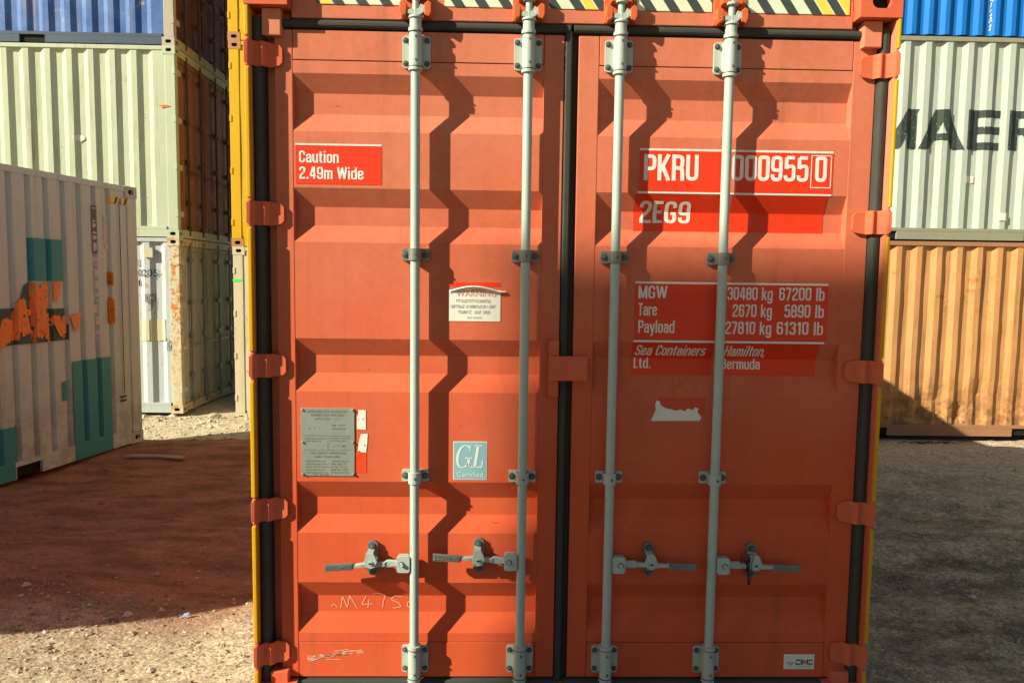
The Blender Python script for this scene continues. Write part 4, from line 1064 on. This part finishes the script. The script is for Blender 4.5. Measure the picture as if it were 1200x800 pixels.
# little black and yellow hazard tape near the top corner
for k, (a, b) in enumerate(((.40, .30), (.24, .16))):
    gd('hazard_tape', [rect(b, 2.47, a, 2.535)], M['tapeyellow'], eps=.014)
    gd('hazard_tape', [[(b+.02, 2.47), (b+.05, 2.47), (b+.02, 2.535), (b-.01, 2.535)]], M['tapeblack'], eps=.016)
mb = MB(); mb.cyl((gl(.272), .0, .55), (gl(.272), .0, 2.50), .004, n=6); mb.obj('post_seam', gdark, gg)
mb = MB()
for z in (.51, .47): mb.box(gl(.32), gl(.25), -.006, .014, z, z+.02)
mb.obj('latch_tab', gdark, gg)

# containers behind and beside the camera: they throw the shade seen on the doors and on the left ground
mat_oc = paint('oxide_red_paint', (.22, .07, .05), rust=.4, streak=.3)
mat_oc2 = paint('faded_blue_paint', (.10, .16, .28), rust=.4, streak=.3)
mat_oc3 = paint('dull_green_paint', (.12, .22, .16), rust=.4, streak=.3)
SX = -13.35; SY = -6.42-2.438
for k, (mm, nm) in enumerate(((mat_oc, 'oxide red container at the bottom of the stack behind the camera'), (mat_oc2, 'faded blue container in the middle of the stack behind the camera'), (mat_oc3, 'dull green container, third up in the stack behind the camera'), (mat_oc, 'oxide red container on top of the stack behind the camera'))):
    container((SX, SY, -.005+k*2.591), 0, L20, 2.591, mm, nm, seed=40+k, nz=2)
# ------------------------------------------------------------------ ground
def smooth(a, b, t): t = min(1, max(0, (t-a)/(b-a))); return t*t*(3-2*t)
def gz(x, y):
    z = -.27*smooth(4.9, 6.5, y)
    n = noise.noise(Vector((x*.5, y*.5, 1)))*.028+noise.noise(Vector((x*1.7, y*1.7, 5)))*.014
    n += noise.noise(Vector((x*6, y*6, 9)))*.006
    # tyre ruts across the right side and the left reddish ground
    n += .018*math.sin(y*3.1+x*.35+1.2*noise.noise(Vector((x*.6, y*.6, 3))))*smooth(.4, 1.5, y)
    if x > 1.2:
        q = (y+.22*x+.25*noise.noise(Vector((x*.5, y*.4, 12))))
        z += .022*max(-1, min(1, 1.6*math.sin(q*5.2)))*smooth(1.3, 2.2, x)*(1-smooth(4.5, 6, y))*(.5+.5*abs(noise.noise(Vector((x*.7, q, 4)))))
    elif x < -1.2:
        q = (y-.10*x+.2*noise.noise(Vector((x*.5, y*.4, 17))))
        z += .014*math.sin(q*4.3)*smooth(1.3, 2.2, -x)*smooth(1.3, 2.2, y)*(1-smooth(4.8, 6, y))
    keep = smooth(.0, .5, max(abs(x)-1.25, -y))   # flat under the red container
    if y < 0: keep = max(keep, 0)
    z += (n-.022)*(.25+.75*keep)
    if x < -1.3: z += (.075*(min(-x, 2.9)-2.0))*smooth(1.3, 1.9, -x)*(1-smooth(1.2, 2.8, y))
    # berm of rubble at the foot of the left stack
    z += .035*math.exp(-((y-7.5)/.28)**2)*(1 if x < 2 else 0)
    if y > 7.9 and x < 2: z -= .02
    return z
def axis_vals(lo, hi, step, far_):
    v = []; a = lo
    while a <= hi+1e-6: v.append(a); a += step
    s = step; a = lo; left = []
    while a > -far_: s *= 1.35; a -= s; left.append(a)
    s = step; b = hi; right = []
    while b < far_: s *= 1.35; b += s; right.append(b)
    return left[::-1]+v+right
xs = axis_vals(-6.2, 8.5, .045, 300); ys = axis_vals(-1.4, 8.2, .04, 300)
vs = []
for y in ys:
    for x in xs:
        if -6.3 <= x <= 8.6 and -1.5 <= y <= 8.3:
            h = noise.noise(Vector((x*14, y*14, 3)))*.006+max(0, noise.noise(Vector((x*9, y*9, 8)))-.25)*.03
            vs.append((x, y, gz(x, y)+h*(.3 if abs(x) < 1.3 and y > -.05 else 1)))
        else: vs.append((x, y, gz(x, y)))
nx = len(xs); fs = [(j*nx+i, j*nx+i+1, (j+1)*nx+i+1, (j+1)*nx+i) for j in range(len(ys)-1) for i in range(nx-1)]
me = bpy.data.meshes.new('ground'); me.from_pydata(vs, [], fs)
for p in me.polygons: p.use_smooth = True
ground = bpy.data.objects.new('ground', me); COL.objects.link(ground); ground['kind'] = 'structure'
m, nt, p = newmat('gravel_and_shade_red_soil')
def sepxy():
    tc = N(nt, 'ShaderNodeTexCoord'); s = N(nt, 'ShaderNodeSeparateXYZ'); nt.links.new(tc.outputs['Object'], s.inputs[0]); return s.outputs
sx_ = sepxy()
fine = tex(nt, 70, 8, .75); midn = tex(nt, 9, 8, .7); bign = tex(nt, 1.1, 6, .6)
c = mixc(nt, rng(nt, fine, .3, .7), (.33, .275, .180), (.62, .55, .41))
c = mixc(nt, rng(nt, midn, .35, .7, 0, .45), c, (.24, .175, .10))
c = mixc(nt, rng(nt, bign, .4, .7, 0, .3), c, (.52, .44, .31))
# reddish soil and shade tone painted on the left lane, along the shadow line
def madd(a, b, op='ADD'):
    n = N(nt, 'ShaderNodeMath', operation=op)
    for i, v in enumerate((a, b)):
        if isinstance(v, (int, float)): n.inputs[i].default_value = v
        else: nt.links.new(v, n.inputs[i])
    return n.outputs[0]
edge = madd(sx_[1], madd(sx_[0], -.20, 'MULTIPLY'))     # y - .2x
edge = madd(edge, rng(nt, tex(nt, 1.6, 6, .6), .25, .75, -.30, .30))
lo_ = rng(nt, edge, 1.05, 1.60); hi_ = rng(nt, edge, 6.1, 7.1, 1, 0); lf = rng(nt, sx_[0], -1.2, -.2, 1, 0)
shade_soil = mul(nt, mul(nt, lo_, hi_), lf)
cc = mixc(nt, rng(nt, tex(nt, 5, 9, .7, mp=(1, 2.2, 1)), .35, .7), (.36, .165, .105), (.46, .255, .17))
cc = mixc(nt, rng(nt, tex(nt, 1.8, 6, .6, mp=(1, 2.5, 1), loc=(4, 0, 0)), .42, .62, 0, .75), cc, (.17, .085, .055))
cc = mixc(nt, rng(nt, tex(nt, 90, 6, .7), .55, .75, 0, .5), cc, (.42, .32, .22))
c = mixc(nt, shade_soil, c, cc)
# darker gravel lane on the right
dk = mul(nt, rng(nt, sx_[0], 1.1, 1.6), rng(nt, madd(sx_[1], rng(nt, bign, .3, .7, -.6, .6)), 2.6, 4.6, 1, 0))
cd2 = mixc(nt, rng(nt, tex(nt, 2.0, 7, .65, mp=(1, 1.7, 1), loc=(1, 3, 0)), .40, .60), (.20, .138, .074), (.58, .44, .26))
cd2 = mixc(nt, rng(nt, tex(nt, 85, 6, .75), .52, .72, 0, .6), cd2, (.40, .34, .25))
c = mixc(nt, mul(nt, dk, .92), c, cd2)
def cells(scale, lo, hi):
    tc = N(nt, 'ShaderNodeTexCoord'); v = N(nt, 'ShaderNodeTexVoronoi'); v.inputs['Scale'].default_value = scale; v.inputs['Randomness'].default_value = 1
    wn = N(nt, 'ShaderNodeMix', data_type='VECTOR'); wn.inputs[0].default_value = .03
    nt.links.new(tc.outputs['Object'], wn.inputs[4]); nn = N(nt, 'ShaderNodeTexNoise'); nn.inputs['Scale'].default_value = 9; nt.links.new(tc.outputs['Object'], nn.inputs['Vector'])
    nt.links.new(nn.outputs['Color'], wn.inputs[5]); nt.links.new(wn.outputs[1], v.inputs['Vector'])
    s_ = N(nt, 'ShaderNodeSeparateColor'); nt.links.new(v.outputs['Color'], s_.inputs[0])
    return rng(nt, s_.outputs[0], 0, 1, lo, hi), rng(nt, v.outputs['Distance'], .0, .6, 1, 0)
k1, d1 = cells(38, .80, 1.22); k2, d2 = cells(105, .60, 1.40); k3, d3 = cells(9, .94, 1.06)
kk = madd(mul(nt, madd(mul(nt, mul(nt, k1, k2), k3), -1.0), madd(1.0, mul(nt, shade_soil, -.65))), 1.0)
vm = N(nt, 'ShaderNodeVectorMath', operation='SCALE'); nt.links.new(c, vm.inputs[0]); nt.links.new(kk, vm.inputs['Scale']); c = vm.outputs[0]
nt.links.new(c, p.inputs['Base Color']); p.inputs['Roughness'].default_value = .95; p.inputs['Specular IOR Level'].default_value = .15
ad = N(nt, 'ShaderNodeMath', operation='ADD'); nt.links.new(tex(nt, 45, 9, .75), ad.inputs[0]); nt.links.new(madd(mul(nt, tex(nt, 12, 6, .6), .8), mul(nt, d1, .35)), ad.inputs[1])
bump(nt, p, ad.outputs[0], .8, .012)
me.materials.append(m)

# loose stones
def stones(name, regions, mats, seed):
    r = random.Random(seed); mb = MB()
    for (x0, x1, y0, y1, n, s0, s1) in regions:
        for _ in range(n):
            x = r.uniform(x0, x1); y = r.uniform(y0, y1)
            if abs(x) < 1.27 and y > -.02: continue
            if noise.noise(Vector((x*1.8, y*1.8, 2)))+r.uniform(-.5, .5) < -.15: continue
            s = s0+(s1-s0)*r.random()**3; z = gz(x, y)
            a = r.uniform(0, 6.28); ca, sa = math.cos(a), math.sin(a)
            sc_ = [s*r.uniform(.7, 1.3), s*r.uniform(.6, 1.1), s*r.uniform(.35, .75)]
            base = [(1, 0, 0), (.3, .95, .1), (-.8, .5, 0), (-.7, -.7, .1), (.5, -.85, 0), (.25, .2, 1), (-.3, -.15, .8)]
            vs = []
            for bx_, by_, bz_ in base:
                q = [bx_*sc_[0]*r.uniform(.8, 1.2), by_*sc_[1]*r.uniform(.8, 1.2), bz_*sc_[2]*r.uniform(.8, 1.2)]
                vs.append((x+q[0]*ca-q[1]*sa, y+q[0]*sa+q[1]*ca, z+q[2]+s*.1))
            mb.mi = r.choice((0, 0, 1, 2)); 
            mb.add(vs, [(0, 1, 5), (1, 2, 6), (1, 6, 5), (2, 3, 6), (3, 4, 6), (4, 5, 6), (4, 0, 5)])
    me = bpy.data.meshes.new(name); me.from_pydata(mb.v, [], mb.f)
    for q in mats: me.materials.append(q)
    me.polygons.foreach_set('material_index', mb.m)
    o = bpy.data.objects.new(name, me); COL.objects.link(o); return o
st1 = plain('stone_buff', (.38, .30, .19), .9, .5, 40); st2 = plain('stone_pale', (.52, .46, .36), .9, .3, 40); st3 = plain('stone_brown', (.20, .15, .095), .9, .4, 40)
st5 = plain('stone_light', (.66, .60, .48), .9, .3, 40)
st4 = plain('reddish_crumb', (.34, .14, .075), .95, .4, 40)
o = stones('loose_gravel', [(-4.2, -1.2, -.6, 1.3, 9000, .003, .013), (-4.2, -1.2, -.5, 1.6, 500, .010, .028)], [st1, st2, st3], 1)
lab(o, 'loose buff gravel strewn over the sunlit ground at lower left', 'gravel', kind='stuff')
o = stones('loose_gravel', [(1.25, 4.2, -.4, 3.6, 15000, .003, .012), (1.25, 6.5, 1, 6.6, 7000, .004, .016), (1.25, 4, -.4, 3, 450, .010, .022)], [st2, st5, st1], 2)
lab(o, 'loose stones strewn over the shaded ground at right', 'gravel', kind='stuff')
o = stones('ground_crumbs', [(-5, -1.3, 1.3, 6.2, 7000, .003, .013), (-5, -1.3, 1.6, 5.5, 140, .012, .026)], [st4, st4, st1], 3)
lab(o, 'small crumbs and stones lying on the reddish ground at left', 'gravel', kind='stuff')
o = stones('rubble', [(-6, -2.3, 6.3, 8.0, 1600, .008, .035), (-6, -2.3, 7.0, 8.0, 120, .02, .07)], [st2, st2, st1], 4)
lab(o, 'pale rubble along the foot of the left container stack', 'rubble', kind='stuff')
# single pale rubble lump, flat pale strip, blue scrap, twigs
def lump(name, x, y, s, mat, label, cat, seed):
    bm = bmesh.new(); bmesh.ops.create_icosphere(bm, subdivisions=3, radius=s)
    for v in bm.verts:
        n = noise.noise(v.co*6/s*.08+Vector((seed, 0, 0)))*.5+noise.noise(v.co*18/s*.08+Vector((seed, 3, 0)))*.25
        v.co *= 1+n; v.co.z *= .55; v.co.x *= 1.35
    me = bpy.data.meshes.new(name); bm.to_mesh(me); bm.free(); me.materials.append(mat)
    o = bpy.data.objects.new(name, me); COL.objects.link(o); o.location = (x, y, gz(x, y)+s*.3); return lab(o, label, cat)
lump('concrete_lump', -4.33, 7.72, .08, st1, 'pale lump of broken concrete on the ground before the gap between the stacks', 'rubble', 2)
mb = MB(); r = random.Random(4)
a = []; n = 14
for i in range(n+1):
    t = i/n; x = -3.86+.56*t; y = 4.30+.015*math.sin(t*4)-.02*t; w = .030+.008*math.sin(t*9)
    a += [(x, y-w, gz(x, y)+.016), (x, y+w, gz(x, y)+.022), (x, y+w, gz(x, y)+.032), (x, y-w, gz(x, y)+.028)]
f = []
for i in range(n):
    for k in range(4): f.append((i*4+k, i*4+(k+1) % 4, i*4+4+(k+1) % 4, i*4+4+k))
f += [(0, 1, 2, 3), (n*4+3, n*4+2, n*4+1, n*4)]
mb.add(a, f); o = mb.obj('wooden_slat', plain('pale_wood', (.50, .38, .28), .8, .3, 15)); lab(o, 'flat pale wooden slat lying on the reddish ground beside the grey container', 'wooden slat')
mb = MB(); x, y = -1.93, .93; z = gz(x, y)+.012
mb.add([(x, y, z), (x+.03, y+.006, z+.006), (x+.036, y+.022, z+.014), (x+.004, y+.018, z+.010), (x+.002, y+.002, z+.004), (x+.03, y+.01, z+.010), (x+.034, y+.024, z+.018), (x+.006, y+.02, z+.014)], [(0, 3, 2, 1), (4, 5, 6, 7), (0, 1, 5, 4), (1, 2, 6, 5), (2, 3, 7, 6), (3, 0, 4, 7)])
o = mb.obj('plastic_scrap', plain('blue_plastic', (.22, .34, .52), .4, .1)); lab(o, 'tiny blue plastic scrap on the sunlit gravel at the shadow edge', 'litter')
mb = MB(); r = random.Random(8)
for k in range(38):
    x = 5.10+r.gauss(0, .16); y = 6.05+r.gauss(0, .06); z = gz(x, y)+.02+r.uniform(0, .02); a = r.uniform(-.5, .6); l = r.uniform(.04, .16)
    mb.cyl((x, y, z), (x+l*math.cos(a), y+l*math.sin(a)*.6, z+r.uniform(-.01, .02)), .005, .002, n=5)
o = mb.obj('dry_twigs', plain('dark_twig', (.06, .045, .03), .9, .3)); lab(o, 'small heap of dark dry twigs on the ground before the orange container', 'twigs')
